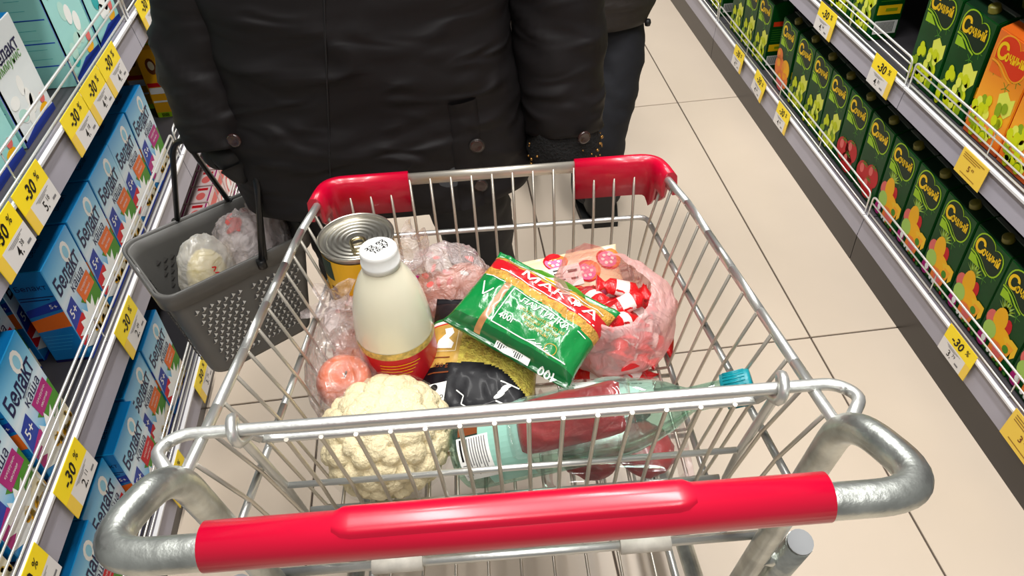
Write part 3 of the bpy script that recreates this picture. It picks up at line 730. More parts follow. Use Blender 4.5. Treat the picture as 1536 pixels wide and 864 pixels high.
# rails of the basket
def rim(v):                                     # half width and height of the top rail
    t = (0.60 - v) / 0.5
    return 0.2465 + 0.0235 * max(0, t), 0.788 + 0.086 * t
def mid_(v): t = (0.60 - v) / 0.5; return 0.228 + 0.027 * max(0, t), 0.700 + 0.078 * t
def low_(v): t = (0.60 - v) / 0.5; return 0.214 + 0.014 * max(0, t), ZF + 0.0 * t
def rail_path(fn, vr, vf, corner, uf=None, rear=False):
    pts = []; vs = [vr + (vf - corner - vr) * k / 6 for k in range(7)]
    R = [(fn(v)[0], v, fn(v)[1]) for v in vs]
    zf = fn(vf)[1]; ufr = (uf or fn(vf)[0]) - corner
    L = [(-a, b, c) for a, b, c in R]
    return R, L, (ufr, vf, zf), (-ufr, vf, zf)
VF = 0.656
R, L, fr, fl = rail_path(rim, 0.100, VF, 0.05)
for S in (R, L): S[-1] = (S[-1][0] * 0.975, S[-1][1], S[-1][2])
for S, fc in ((R, fr), (L, fl)):
    sg = 1 if fc[0] > 0 else -1
    pts = S + [(sg * 0.236, VF - 0.006, 0.781), (sg * 0.19, VF, 0.781)]
    link('rim_rail', tube_mesh(round_path(pts, [0, 0, 0, 0, 0, 0, 0.02, 0.022, 0], 5), 0.0052, 12), 'zinc', cart)
link('front_rail', tube_mesh([(-0.205, VF, 0.781), (0.205, VF, 0.781)], 0.0062, 12, flat=1.5), 'cart_wire', cart)
for fn, vf, nm, r in ((mid_, 0.640, 'middle_rail', 0.0040), (low_, 0.630, 'floor_rail', 0.0040)):
    R, L, fr, fl = rail_path(fn, 0.108 if fn is mid_ else 0.155, vf, 0.03)
    pts = R + [(fr[0] + 0.028, vf, fr[2])] + [(fl[0] - 0.028, vf, fl[2])] + L[::-1]
    link(nm, tube_mesh(round_path(pts, [0] * 7 + [0.035, 0.035] + [0] * 7, 6), r, 10), 'zinc', cart)
# side wires, front wires, floor wires
for s in (-1, 1):
    for k in range(14):
        v = 0.115 + 0.0385 * k
        if v > 0.64: continue
        a, z = rim(v); vb = 0.165 + (v - 0.115) * 0.90
        m1, zm = mid_(v + 0.01); b, zb = low_(vb)
        link('basket_wire', tube_mesh([(s * (a - 0.004), v, z - 0.002), (s * (m1 - 0.004), (v + vb) / 2, zm), (s * (b - 0.003), vb, zb), (s * (b - 0.03), vb, zb - 0.004)], 0.0021, 6), 'cart_wire', cart)
for k in range(15):
    u = -0.2065 + 0.0295 * k
    link('basket_wire', tube_mesh([(u, VF - 0.004, 0.783), (u * 0.99, 0.6365, 0.700), (u * 0.97, 0.6265, ZF + 0.002), (u * 0.97, 0.60, ZF - 0.004)], 0.0021, 6), 'cart_wire', cart)
for k in range(13):
    u = -0.204 + 0.034 * k
    link('floor_wire', tube_mesh([(u, 0.165, ZF - 0.004), (u, 0.628, ZF - 0.004)], 0.0023, 6), 'cart_wire', cart)
for k in range(5):
    v = 0.20 + 0.1 * k
    link('floor_wire', tube_mesh([(-low_(v)[0], v, ZF - 0.008), (low_(v)[0], v, ZF - 0.008)], 0.003, 6), 'cart_wire', cart)
# rear lower cross bar with two white sleeves
link('rear_bar', tube_mesh([(-0.262, 0.152, 0.618), (0.262, 0.152, 0.618)], 0.0052, 12), 'zinc', cart)
for u in (-0.134, 0.137):
    link('bar_sleeve', tube_mesh([(u - 0.0275, 0.152, 0.618), (u + 0.0275, 0.152, 0.618)], 0.0098, 14), 'white_sleeve', cart)
# hinge bar with turned-down ends
hb = round_path([(-0.278, 0.098, 0.878), (-0.302, 0.128, 0.874), (-0.286, 0.146, 0.872), (0.286, 0.146, 0.872), (0.302, 0.128, 0.874), (0.278, 0.098, 0.878)], 0.018, 5)
link('hinge_bar', tube_mesh(hb, 0.0056, 12), 'zinc', cart)
# swinging rear gate: side rods looped over the hinge bar, two cross rails, wires
gate = link('rear_gate', tube_mesh(round_path([(-0.2235, 0.156, 0.846), (-0.205, 0.158, 0.842), (0.207, 0.158, 0.842), (0.2255, 0.156, 0.846)], 0.008, 3), 0.0043, 10), 'zinc', cart)
link('gate_rail', tube_mesh([(-0.238, 0.196, 0.715), (0.236, 0.196, 0.715)], 0.0036, 10), 'zinc', gate)
link('gate_rail', tube_mesh([(-0.232, 0.214, 0.640), (0.232, 0.214, 0.640)], 0.0036, 10), 'zinc', gate)
for s in (-1, 1):
    loop = [(s * 0.240, 0.214, 0.635), (s * 0.2405, 0.196, 0.715), (s * 0.2415, 0.158, 0.845)]
    for k in range(10):
        th = math.radians(-35 + 290 * k / 9); loop.append((s * (0.2425 - 0.001 * k), 0.146 + 0.0112 * math.cos(th), 0.872 + 0.0112 * math.sin(th)))
    loop += [(s * 0.232, 0.156, 0.853), (s * 0.2235, 0.156, 0.846)]
    link('gate_rod', tube_mesh(loop, 0.0047, 10), 'zinc', gate)
for k in range(14):
    u = -0.2015 + 0.0312 * k
    link('gate_wire', tube_mesh([(u, 0.1535, 0.8445), (u, 0.1560, 0.838), (u * 1.0, 0.1925, 0.716), (u, 0.2105, 0.640)], 0.0023, 6), 'cart_wire', gate)
# red corner caps over the two front corners
for s in (-1, 1):
    rings = []
    cl = round_path([(s * 0.1195, VF + 0.001, 0.781), (s * 0.2385, VF + 0.001, 0.781), (s * 0.2445, VF - 0.060, 0.789)], 0.030, 8)
    cl = [Vector(p) for p in cl]
    n = len(cl)
    for i, p in enumerate(cl):
        t = (cl[min(i + 1, n - 1)] - cl[max(i - 1, 0)]).normalized()
        out = Vector((t.y, -t.x, 0)); 
        if out.dot(p - Vector((0, 0.35, p.z))) < 0: out = -out
        out.normalize(); f = i / (n - 1)
        hgt = 0.050 + (0.018 * math.exp(-((f - 0.62) / 0.16) ** 2)) - (0.022 if f > 0.86 else 0)
        th = 0.0105
        prof = [(-th, -hgt), (-th * 1.02, -0.012), (-th * 0.9, 0.004), (-th * 0.35, 0.0105), (th * 0.4, 0.0105), (th * 0.95, 0.004), (th * 1.1, -0.012), (th * 1.1, -hgt), (th * 0.55, -hgt), (th * 0.55, -0.006), (-th * 0.55, -0.006), (-th * 0.6, -hgt)]
        rings.append([p + out * a + Vector((0, 0, b)) for a, b in prof])
    cp = link('corner_cap', loft_mesh(rings, closed=True), 'red_plastic', cart)

# ------------------------------------------------------------------ groceries in the cart
def basis(center, xd, yd):
    x = cdir(*xd).normalized(); y = cdir(*yd); y = (y - x * y.dot(x)).normalized(); z = x.cross(y)
    m = Matrix((x, y, z)).transposed().to_4x4(); m.translation = cw(*center); return m
def axis_mat(p0, p1):
    a = cw(*p0); b = cw(*p1); z = (b - a).normalized(); x = Vector((0, 1, 0)).cross(z).normalized(); y = z.cross(x)
    m = Matrix((x, y, z)).transposed().to_4x4(); m.translation = a; return m, (b - a).length

# can of fruit
mat('tin', (216, 212, 200), 0.3, metal=1.0); mat('tin_gold', (206, 192, 150), 0.25, metal=1.0)
mat('can_label', (246, 186, 14), 0.35); mat('can_dark', (20, 52, 30), 0.4)
can = thing('fruit_can', 'large tin can with ring-pull lid and yellow label behind the milk bottle', 'can', cw(-0.183, 0.525, ZF))
CH = 0.172
link('can_wall', lathe_mesh([(0.0, 0.0), (0.048, 0.0), (0.0495, 0.002), (0.0480, 0.005), (0.0480, CH - 0.006), (0.0500, CH - 0.004), (0.0505, CH - 0.001), (0.0490, CH), (0.0475, CH - 0.001), (0.0470, CH - 0.006)], 48), 'tin', can)
lid = [(0.0470, CH - 0.006)]
for k in range(1, 41):
    r = 0.0470 * (1 - k / 40); lid.append((r, CH - 0.006 + (0.00045 * math.sin(r * 900) if 0.012 < r < 0.044 else 0)))
lid = link('can_lid', lathe_mesh(lid, 48), 'tin', can)
tabm = tube_mesh(round_path([(-0.009, -0.006, CH - 0.001), (0.009, -0.006, CH - 0.001), (0.009, -0.034, CH - 0.0005), (-0.009, -0.034, CH - 0.0005)], 0.0085, 6, closed=True), 0.0022, 8, closed=True)
rt = link('ring_pull', tabm, 'tin_gold', lid); rt.rotation_euler = (0, 0, 0.25)
link('can_label', lathe_mesh([(0.0483, 0.006), (0.0484, CH - 0.011)], 48), 'can_label', can)
P = Print(); P.rect(-0.082, 0.052, 0.008, 0.161, 'can_label', 0); P.rect(-0.08, -0.036, 0.128, 0.160, 'can_dark', 1); P.rect(0.004, 0.036, 0.1475, 0.1505, 'ink_brown'); P.rect(0.008, 0.034, 0.139, 0.141, 'ink_brown')
for k in range(4): P.rect(0.0, 0.038 - 0.006 * k, 0.132 - 0.006 * k, 0.1335 - 0.006 * k, 'ink_brown')
for k in range(7): P.rect(-0.046, -0.036 + 0.002 * (k % 2), 0.03 + 0.013 * k, 0.038 + 0.013 * k, 'ink_brown')
link('label_print', P.mesh(lambda x, y, l: ((0.0484 + 0.0002 * l) * math.sin(x / 0.0484), -(0.0484 + 0.0002 * l) * math.cos(x / 0.0484), y), cut=0.006), None, can)

# milk bottle
mat('milk', (240, 234, 208), 0.25, spec=0.5, coat=0.5); mat('bottle_cap', (240, 240, 236), 0.4); mat('label_red', (196, 22, 34), 0.35); mat('label_goldband', (206, 176, 92), 0.35, var=0.4, vscale=160)
mb = thing('milk_bottle', 'white milk bottle with white screw cap and red label standing in the cart', 'bottle', cw(-0.133, 0.398, ZF))
link('bottle_body', lathe_mesh([(0, 0.001), (0.041, 0.0), (0.0465, 0.006), (0.0470, 0.03), (0.0472, 0.075), (0.0478, 0.10), (0.0478, 0.118), (0.0468, 0.140), (0.0438, 0.164), (0.0380, 0.188), (0.0305, 0.206), (0.0235, 0.2175), (0.0205, 0.222), (0.0200, 0.229)], 40), 'milk', mb)
bc = link('bottle_cap', lathe_mesh([(0.0205, 0.2235), (0.0222, 0.2235), (0.0226, 0.229), (0.0226, 0.231), (0.0218, 0.2315), (0.0218, 0.243), (0.0212, 0.2465), (0.0195, 0.248), (0.0, 0.2484)], 36), 'bottle_cap', mb)
P = Print()
for k, t in enumerate(('22 02', '02.21', '10:47')): P.text(t, 0.001 * k, 0.006 - 0.0055 * k, width=0.026 - 0.003 * k, height=0.0046, m='ink_black', bold=0.02)
link('date_print', P.mesh(lambda x, y, l: (x * 0.8 - y * 0.6, x * 0.6 + y * 0.8, 0.2485 + 0.0001 * l)), None, bc)
link('bottle_label', lathe_mesh([(0.0473, 0.012), (0.0482, 0.114)], 40), 'label_red', mb)
link('label_band', lathe_mesh([(0.0483, 0.114), (0.0480, 0.124)], 40), 'label_goldband', mb)
P = Print()
for k in range(5): P.rect(-0.02, 0.03 - 0.004 * k, 0.104 - 0.005 * k, 0.105 - 0.005 * k, 'ink_yellow')
link('label_print', P.mesh(lambda x, y, l: ((0.0484 + 0.0002 * l) * math.sin(x / 0.0481), -(0.0484 + 0.0002 * l) * math.cos(x / 0.0481), y), cut=0.006), None, mb)

# cauliflower in stretch film
mat('curd', (238, 222, 180), 0.6, var=0.10, vscale=50, bump=0.45, bscale=260)
mat('curd_leaf', (206, 200, 120), 0.6, var=0.15, vscale=30)
film('cling_film', body=0.015, gloss=0.015, rough=0.12, bump=0.8, bscale=55, fres=0.12)
bm = bmesh.new(); bmesh.ops.create_icosphere(bm, subdivisions=6, radius=1.0)
N = 115; ctr = []
for k in range(N):
    y = 1 - 2 * (k + 0.5) / N; r = math.sqrt(1 - y * y); a = k * 2.39996
    v = Vector((r * math.cos(a), r * math.sin(a), y)) + Vector((random.uniform(-.07, .07), random.uniform(-.07, .07), random.uniform(-.07, .07)))
    ctr.append((v.normalized(), random.uniform(0.92, 1.06), random.uniform(0.8, 1.25)))
from mathutils import kdtree
kd = kdtree.KDTree(N)
for i, c in enumerate(ctr): kd.insert(c[0], i)
kd.balance()
N2 = 1100; kd2 = kdtree.KDTree(N2)
for k in range(N2):
    y = 1 - 2 * (k + 0.5) / N2; r = math.sqrt(1 - y * y); a = k * 2.39996 + random.uniform(-.03, .03)
    kd2.insert(Vector((r * math.cos(a), r * math.sin(a), y)), k)
kd2.balance()
for v in bm.verts:
    d = v.co.normalized(); co, i, dist = kd.find(d); h, sz = ctr[i][1], ctr[i][2]
    q = dist / (0.205 * sz); lump = math.sqrt(max(0.0, 1 - q * q))
    co2, i2, d2 = kd2.find(d); q2 = d2 / 0.07; l2 = math.sqrt(max(0, 1 - q2 * q2))
    rr = 0.855 + 0.14 * lump * h + 0.022 * l2 + 0.03 * nz(d.x * 2, d.y * 2, d.z * 2)
    v.co = d * rr; v.co.z *= 0.84
    if d.z < -0.35: v.co *= 0.94
for f in bm.faces:
    f.smooth = True; f.material_index = 1 if f.calc_center_median().z < -0.42 + 0.12 * nz(f.verts[0].co.x * 3, f.verts[0].co.y * 3, 0) else 0
for v in bm.verts: v.co *= 0.0775
me = bpy.data.meshes.new('curd'); bm.to_mesh(me); bm.free(); with_mats(me, ['curd', 'curd_leaf'])
cf = thing('cauliflower', 'cream cauliflower head wrapped in cling film', 'cauliflower', cw(-0.145, 0.280, ZF + 0.062))
link('head', me, None, cf)
bm = bmesh.new(); bmesh.ops.create_icosphere(bm, subdivisions=5, radius=1.0)
for v in bm.verts:
    d = v.co.normalized(); w = 0.02 * ridge(d.x * 3 + 4, d.y * 3, d.z * 9) + 0.008 * nz(d.x * 12, d.y * 12, d.z * 12)
    v.co = d * (1.035 + 0.5 * w); v.co.z *= 0.85; v.co *= 0.0775
for f in bm.faces: f.smooth = True
me = bpy.data.meshes.new('film'); bm.to_mesh(me); bm.free()
link('cling_film', me, 'cling_film', cf)

# lumpy clear bags
film('bag_clear', (255, 238, 230), body=0.15, gloss=0.05, rough=0.10, bump=0.8, bscale=38, fres=0.5)
film('bag_milky', (250, 236, 234), body=0.30, gloss=0.03, rough=0.2, bump=0.8, bscale=40, fres=0.3)
film('bag_pinkish', (255, 214, 212), body=0.20, gloss=0.05, rough=0.16, bump=0.8, bscale=35)
film('wrap_clear', (255, 255, 255), body=0.02, gloss=0.03, rough=0.06, bump=0.5, bscale=60)
def bag_mesh(rx, ry, rz, seed, crease=0.10, top=0.0, sub=5):
    bm = bmesh.new(); bmesh.ops.create_icosphere(bm, subdivisions=sub, radius=1.0)
    for v in bm.verts:
        d = v.co.normalized()
        w = crease * (ridge(d.x * 2.2 + seed, d.y * 2.2, d.z * 1.4) - 0.6) + crease * 0.5 * (ridge(d.x * 5 + seed, d.y * 5 + 3, d.z * 3) - 0.6) + 0.03 * nz(d.x * 11 + seed, d.y * 11, d.z * 11)
        r = 1 + w
        if d.z > 0.55: r += top * (d.z - 0.55)
        v.co = Vector((d.x * rx * r, d.y * ry * r, d.z * rz * r))
    for f in bm.faces: f.smooth = True
    me = bpy.data.meshes.new('bag'); bm.to_mesh(me); bm.free(); return me
def knot_mesh(h, r, seed):
    """gathered bag neck with a tied knot and a fanned tail"""
    rings = []; n = 28
    for i in range(22):
        t = i / 21
        rad = r * (0.9 - 0.62 * min(1, t / 0.3)) if t < 0.3 else (r * 0.30 if t < 0.36 else r * (0.30 + 0.95 * ((t - 0.36) / 0.64) ** 0.8))
        if 0.26 < t < 0.44: rad = r * 0.40
        ring = []
        for k in range(n):
            a = 2 * PI * k / n; w = 1 + 0.32 * math.sin(a * 5 + seed + t * 2) * (0.4 + t) + 0.15 * nz(math.cos(a) * 2 + seed, math.sin(a) * 2, t * 5)
            ring.append((rad * w * math.cos(a), rad * w * math.sin(a) * 0.8, h * t + 0.006 * nz(a * 2, t * 6, seed)))
        rings.append(ring)
    return loft_mesh(rings, cap0=False, cap1=False)

# apples in a clear bag
mat('apple_skin', (222, 92, 30), 0.4, var=0.5, vscale=18, coat=0.3); mat('stem_brown', (80, 52, 26), 0.7)
_ap = lathe_mesh([(0.0, 0.050), (0.006, 0.052), (0.016, 0.0575), (0.026, 0.056), (0.034, 0.046), (0.036, 0.034), (0.033, 0.018), (0.025, 0.006), (0.014, 0.0005), (0.006, 0.002), (0.0, 0.005)], 28)
for (u, v, z, rx) in ((-0.202, 0.356, 0.672, 0.3), (-0.203, 0.437, 0.622, -0.4)):
    o = tag(link('apple', _ap, 'apple_skin', None, cw(u, v, z), (rx, 0.2, 0)), 'red-orange apple inside the clear bag beside the milk bottle', 'apple', 'apples in the clear bag')
    o.scale = (0.94, 0.94, 0.94)
    link('stem', tube_mesh([(0, 0, 0.05), (0.002, 0.001, 0.063)], 0.0014, 6), 'stem_brown', o)
o = thing('apple_bag', 'clear plastic bag of apples against the cart side wires', 'bag', cw(-0.201, 0.384, 0.688))
link('bag_film', bag_mesh(0.047, 0.090, 0.060, 1.3, 0.08), 'bag_clear', o)
mat('bag_neck_print', (236, 160, 170), 0.5)
o = thing('tied_bag', 'small tied white bag with pink print squeezed beside the fruit can', 'bag', cw(-0.200, 0.462, 0.682))
link('bag_film', bag_mesh(0.038, 0.034, 0.045, 4.1, 0.14, 0.3), 'bag_milky', o)
k = link('bag_knot', knot_mesh(0.05, 0.026, 2.0), 'bag_milky', o); k.location = (0.0, -0.004, 0.03); k.rotation_euler = (0.5, -0.25, 0)
P = Print()
for q in range(7): P.ell(-0.02 + 0.04 * random.random(), -0.018 + 0.036 * random.random(), 0.0045, 0.0025, 'ink_pink', 1, 8, random.random() * 3)
link('pink_print', P.mesh(lambda x, y, l: (x, y, 0.044 - 18 * (x * x + y * y))), None, o)

# large tied bag with pink meat at the far end of the cart
mat('raw_pink', (222, 150, 128), 0.45, var=0.2, vscale=40)
o = thing('meat_bag', 'clear tied bag holding pale pink meat at the front of the cart', 'bag', cw(-0.075, 0.555, ZF + 0.045))
link('bag_film', bag_mesh(0.066, 0.055, 0.060, 7.7, 0.12, 0.25), 'bag_milky', o)
k = link('bag_knot', knot_mesh(0.052, 0.032, 0.6), 'bag_milky', o); k.location = (-0.014, 0.010, 0.044); k.rotation_euler = (0.25, -0.9, 0)
P = Print()
for q in range(26): P.ell(-0.045 + 0.09 * random.random(), -0.04 + 0.08 * random.random(), 0.006, 0.003, random.choice(['ink_pink', 'ink_purple', 'ink_white']), 1, 8, random.random() * 3)
link('pink_print', P.mesh(lambda x, y, l: (x, y, 0.0605 - 9.5 * x * x - 12 * y * y)), None, o)
for i, (u, v, r) in enumerate(((-0.095, 0.55, 0.034), (-0.05, 0.56, 0.036))):
    tag(link('raw_chicken', bag_mesh(r * 1.1, r, r, 10 + i, 0.06, sub=4), 'raw_pink', None, cw(u, v, ZF + 0.036)), 'pale pink raw meat inside the tied bag', 'meat', 'meat in the tied bag')

# pillow packs
def pillow(w, l, t, seed, wr=0.0022, ns=44, nt=50, seal=0.10):
    """returns (z function, mesh builder): a filled pouch w x l, thickness t, flat sealed ends at +-l/2"""
    def zf(x, y):
        s, q = max(-1, min(1, 2 * x / w)), max(-1, min(1, 2 * y / l))
        e = max(0.0, 1 - s ** 4) ** 0.5
        qq = min(1.0, abs(q) / (1 - seal)); g = max(0.0, 1 - qq ** 3) ** 0.6
        z = t / 2 * e * g
        k = ridge(x * 26 + seed, y * 22, seed) - 0.55
        z += wr * k * (0.35 + 0.65 * abs(q)) * (1 - s ** 6) + wr * 0.5 * nz(x * 90, y * 60, seed)
        return z
    def build(zone, names):
        bm = bmesh.new(); top = []; bot = []
        for i in range(ns + 1):
            top.append([]); bot.append([])
            for j in range(nt + 1):
                x = -w / 2 + w * i / ns; y = -l / 2 + l * j / nt
                pin = 1 - 0.06 * (1 - abs(2 * y / l)) ** 2 if False else 1 + 0.05 * (abs(2 * y / l) ** 3)
                z = zf(x, y)
                top[i].append(bm.verts.new((x * pin, y, z + 0.0004)))
                bot[i].append(bm.verts.new((x * pin, y, -max(0, z) * 0.95 - 0.0004)))
        for i in range(ns):
            for j in range(nt):
                f = bm.faces.new((top[i][j], top[i + 1][j], top[i + 1][j + 1], top[i][j + 1])); f.smooth = True
                f.material_index = zone((i + 0.5) / ns * 2 - 1, (j + 0.5) / nt * 2 - 1)
                f = bm.faces.new((bot[i][j], bot[i][j + 1], bot[i + 1][j + 1], bot[i + 1][j])); f.smooth = True
                f.material_index = zone((i + 0.5) / ns * 2 - 1, (j + 0.5) / nt * 2 - 1)
        for i in range(ns):
            bm.faces.new((top[i][0], bot[i][0], bot[i + 1][0], top[i + 1][0])); bm.faces.new((top[i][nt], top[i + 1][nt], bot[i + 1][nt], bot[i][nt]))
        for j in range(nt):
            bm.faces.new((top[0][j], top[0][j + 1], bot[0][j + 1], bot[0][j])); bm.faces.new((top[ns][j], bot[ns][j], bot[ns][j + 1], top[ns][j + 1]))
        me = bpy.data.meshes.new('pack'); bm.to_mesh(me); bm.free(); return with_mats(me, names)
    def fn(x, y, lay):
        pin = 1 + 0.05 * (abs(2 * y / l) ** 3); return (x * pin, y, zf(x, y) + 0.0009 + 0.0003 * lay)
    return zf, build, fn
mat('pack_green', (16, 132, 62), 0.22, coat=0.5, bump=0.25, bscale=55)
mat('pack_green_dark', (10, 92, 42), 0.25, coat=0.5)
mat('noodle_gold', (214, 160, 64), 0.4, var=0.4, vscale=120, bump=0.6, bscale=240, coat=0.4)
mat('noodle_yellow', (244, 206, 92), 0.4, var=0.4, vscale=150, bump=0.8, bscale=300, coat=0.35)
mat('pack_red', (202, 26, 36), 0.25, coat=0.4); mat('pack_clearbrown', (176, 120, 74), 0.3, var=0.3, vscale=60, coat=0.4)
mat('pack_black', (12, 12, 18), 0.46, spec=0.22, coat=0.05, bump=0.12, bscale=40)
mat('pack_goldpanel', (196, 158, 76), 0.3, var=0.2, vscale=60, coat=0.3)
mat('ink_rose', (232, 120, 168), 0.4, spec=0.22); mat('pack_cream', (240, 216, 176), 0.35, coat=0.3)
mat('stripe_green', (16, 120, 56), 0.3); mat('stripe_white', (238, 238, 234), 0.3); mat('stripe_red', (200, 30, 40), 0.3)

# green pasta pouch
W_, L_ = 0.170, 0.128
KX = 170 / 185.0
KY = 128 / 152.0
zf, build, fn = pillow(W_, L_, 0.048, 2.2, 0.0042, 60, 60)
def zone(s, t):
    if t < -0.90: return 1
    if t > 0.84: return 0
    b = 0.16 - 0.10 * s
    if t < b:
        if -0.52 < s < -0.42: return 3
        return 0 if t > -0.72 else 1
    if t < b + 0.20: return 2
    if t < b + 0.50: return 4
    return 2 if t < b + 0.60 else (3 if s < -0.2 else 2)
mk = thing('pasta_pouch', 'glossy green and red pasta pouch lying on top of the groceries', 'pasta pack')
mk.matrix_world = basis((0.036, 0.399, 0.737), (0.79, -0.58, -0.15), (0.46, 0.87, 0.18))
link('pouch', build(zone, ['pack_green', 'pack_green_dark', 'noodle_gold', 'pack_clearbrown', 'pack_red']), None, mk)
P = Print()
P.text('ПАУТИНКА', 0.022, -0.002, width=0.074, m='ink_white', bold=0.012, rot=-0.06)
for k, t in enumerate(('ИСКЛЮЧИТЕЛЬНО ИЗ', 'ТВЕРДЫХ СОРТОВ', 'ПШЕНИЦЫ')): P.text(t, 0.024, -0.015 - 0.0085 * k, width=(0.068, 0.056, 0.036)[k], m='ink_gold', rot=-0.06)
P.text('400г', -0.018, -0.036, width=0.024, m='ink_white', bold=0.015)
P.text('400', 0.062, -0.0725, width=0.026, m='ink_white', bold=0.01, rot=PI)
for a, b in (((-0.034, 0.012), (0.082, -0.001)), ((-0.034, 0.012), (-0.034, -0.05)), ((-0.034, -0.05), (0.078, -0.052)), ((-0.084, 0.018), (-0.05, 0.014))): P.line([a, b], 0.0014, 'ink_white', 1)
for k in range(9): P.line([(0.02 + 0.004 * k, -0.05), (0.03 + 0.003 * k, -0.045 - 0.003 * (k % 3))], 0.0011, 'ink_white', 1)
for k in range(12): P.line([(0.053 + 0.008 * math.cos(k * 0.524), -0.045 + 0.008 * math.sin(k * 0.524)), (0.053 + 0.008 * math.cos((k + 1) * 0.524), -0.045 + 0.008 * math.sin((k + 1) * 0.524))], 0.001, 'ink_gold', 1)
P.line([(-0.078, 0.004), (-0.066, -0.02), (-0.058, -0.004)], 0.002, 'ink_white', 1)
P.rect(-0.015, 0.035, -0.0745, -0.066, 'ink_white', 1)
for k in range(16): P.rect(-0.013 + 0.003 * k, -0.0117 + 0.003 * k, -0.0735, -0.067, 'ink_black', 2)
P.text('МАКФА', 0.02, 0.0425, width=0.12, height=0.016, m='ink_white', bold=0.01, rot=-0.09)
P.line([(-0.07, 0.062), (0.082, 0.049)], 0.0016, 'ink_white', 1); P.line([(-0.07, 0.035), (0.082, 0.023)], 0.0016, 'ink_white', 1)
P.ell(-0.005, 0.066, 0.032, 0.010, 'ink_white', 1, 20); P.ell(-0.005, 0.0655, 0.012, 0.008, 'ink_yellow', 2, 16); P.ell(0.0, 0.068, 0.045, 0.013, 'ink_leaf', 0, 20)
link('pouch_print', P.mesh(lambda x, y, l: fn(x * KX, y * KY, l), cut=0.012), None, mk)

# black and yellow noodle pouch
W2, L2 = 0.144, 0.220
K2 = 220 / 235.0
zf, build, fn = pillow(W2, L2, 0.060, 5.5, 0.0026, 60, 90)
def zone2(s, t):
    arc = -0.16 - 0.46 * s * s if s > 0 else -0.16 - 0.10 * s * s
    if t < arc: return 0
    if t > 0.50: return 0
    if t > 0.46: return 2
    if t > 0.43: return 3
    if t > 0.40: return 4
    if s < -0.34: return 5
    return 1
ep = thing('noodle_pouch', 'black and yellow pouch of fine noodles lying beside the milk bottle', 'pasta pack')
ep.matrix_world = basis((-0.032, 0.386, 0.671), (0.98, -0.17, 0.02), (0.20, 0.97, 0.10))
link('pouch', build(zone2, ['pack_black', 'noodle_yellow', 'stripe_green', 'stripe_white', 'stripe_red', 'pack_goldpanel']), None, ep)
P = Print()
P.poly([(-0.066, -0.082), (-0.034, -0.078), (-0.034, -0.05), (-0.064, -0.054)], 'ink_white', 1)
P.text('El Pavo', -0.0495, -0.071, width=0.028, height=0.008, m='ink_black', layer=2, bold=0.01, rot=0.1)
P.ell(-0.0495, -0.059, 0.005, 0.0055, 'ink_black', 2, 12)
P.text('450 g', -0.046, -0.026, width=0.02, m='ink_brown'); P.rect(-0.062, -0.034, -0.037, -0.035, 'ink_brown'); P.rect(-0.062, -0.036, -0.013, -0.011, 'ink_brown')
P.poly([(-0.058, 0.005), (-0.036, 0.003), (-0.034, 0.012), (-0.042, 0.02), (-0.036, 0.03), (-0.04, 0.04), (-0.05, 0.038), (-0.047, 0.028), (-0.056, 0.018)], 'ink_white', 1)
P.line([(-0.066, 0.0), (-0.03, -0.002), (-0.03, 0.046)], 0.001, 'ink_cream', 1)
link('pouch_print', P.mesh(lambda x, y, l: fn(x * 0.96, y * K2, l), cut=0.012), None, ep)
P = Print(); P.text('G', -0.008, 0.083, height=0.024, m='ink_white', bold=0.03, layer=3); P.poly([(-0.024, 0.068), (0.03, 0.062), (0.036, 0.092), (-0.02, 0.1)], 'ink_blue', 2); P.text('allina', 0.018, 0.079, width=0.026, m='ink_white', layer=3, bold=0.01)
link('brand_logo', P.mesh(lambda x, y, l: fn(x * 0.96, y * K2, l), cut=0.012), None, ep)
P = Print()
for k in range(3): P.ell(0.034 + 0.004 * k, -0.066 + 0.006 * k, 0.008, 0.003, 'ink_white', 1, 10, 0.6)
P.line([(0.034, -0.046), (0.058, -0.054)], 0.002, 'ink_white', 1); P.line([(0.03, -0.073), (0.054, -0.082)], 0.002, 'ink_white', 1); P.line([(0.034, -0.078), (0.05, -0.0835)], 0.002, 'ink_white', 1); P.line([(0.0, -0.085), (0.03, -0.073)], 0.0006, 'ink_grey', 1)
P.line([(-0.02, -0.062), (-0.01, -0.07), (-0.012, -0.08), (0.0, -0.085)], 0.0014, 'ink_white', 1)
link('foot_print', P.mesh(lambda x, y, l: fn(x * 0.96, y * K2, l), cut=0.012), None, ep)

# biscuit pack with pink circles
W3, L3 = 0.155, 0.105
zf, build, fn = pillow(W3, L3, 0.036, 9.1, 0.002, 34, 30)
bp = thing('biscuit_pack', 'cream biscuit pack printed with pink and orange rounds behind the green pouch', 'biscuit pack')
bp.matrix_world = basis((0.096, 0.512, 0.675), (0.985, 0.16, 0.02), (-0.14, 0.82, 0.48))
link('pouch', build(lambda s, t: 0, ['pack_cream']), None, bp)
P = Print()
for (x, y, r) in ((-0.05, 0.012, 0.019), (-0.068, 0.036, 0.012), (-0.012, 0.040, 0.016), (0.028, 0.016, 0.017), (0.062, 0.030, 0.018), (0.005, -0.018, 0.016), (-0.045, -0.03, 0.018), (0.045, -0.028, 0.018)):
    P.ell(x, y, r, r, 'ink_red', 1, 18); P.ell(x + 0.003, y, r * 0.9, r * 0.85, 'ink_citrus', 2, 16); P.ell(x - 0.002, y - 0.001, r * 0.78, r * 0.75, 'ink_rose', 3, 16)
    for q in range(6): P.ell(x - 0.002 + r * 0.4 * math.cos(q * 1.05), y - 0.001 + r * 0.4 * math.sin(q * 1.05), r * 0.14, r * 0.14, 'ink_white', 4, 8)
P.poly([(-0.028, -0.004), (0.018, -0.002), (0.018, 0.030), (-0.026, 0.028)], 'ink_white', 5)
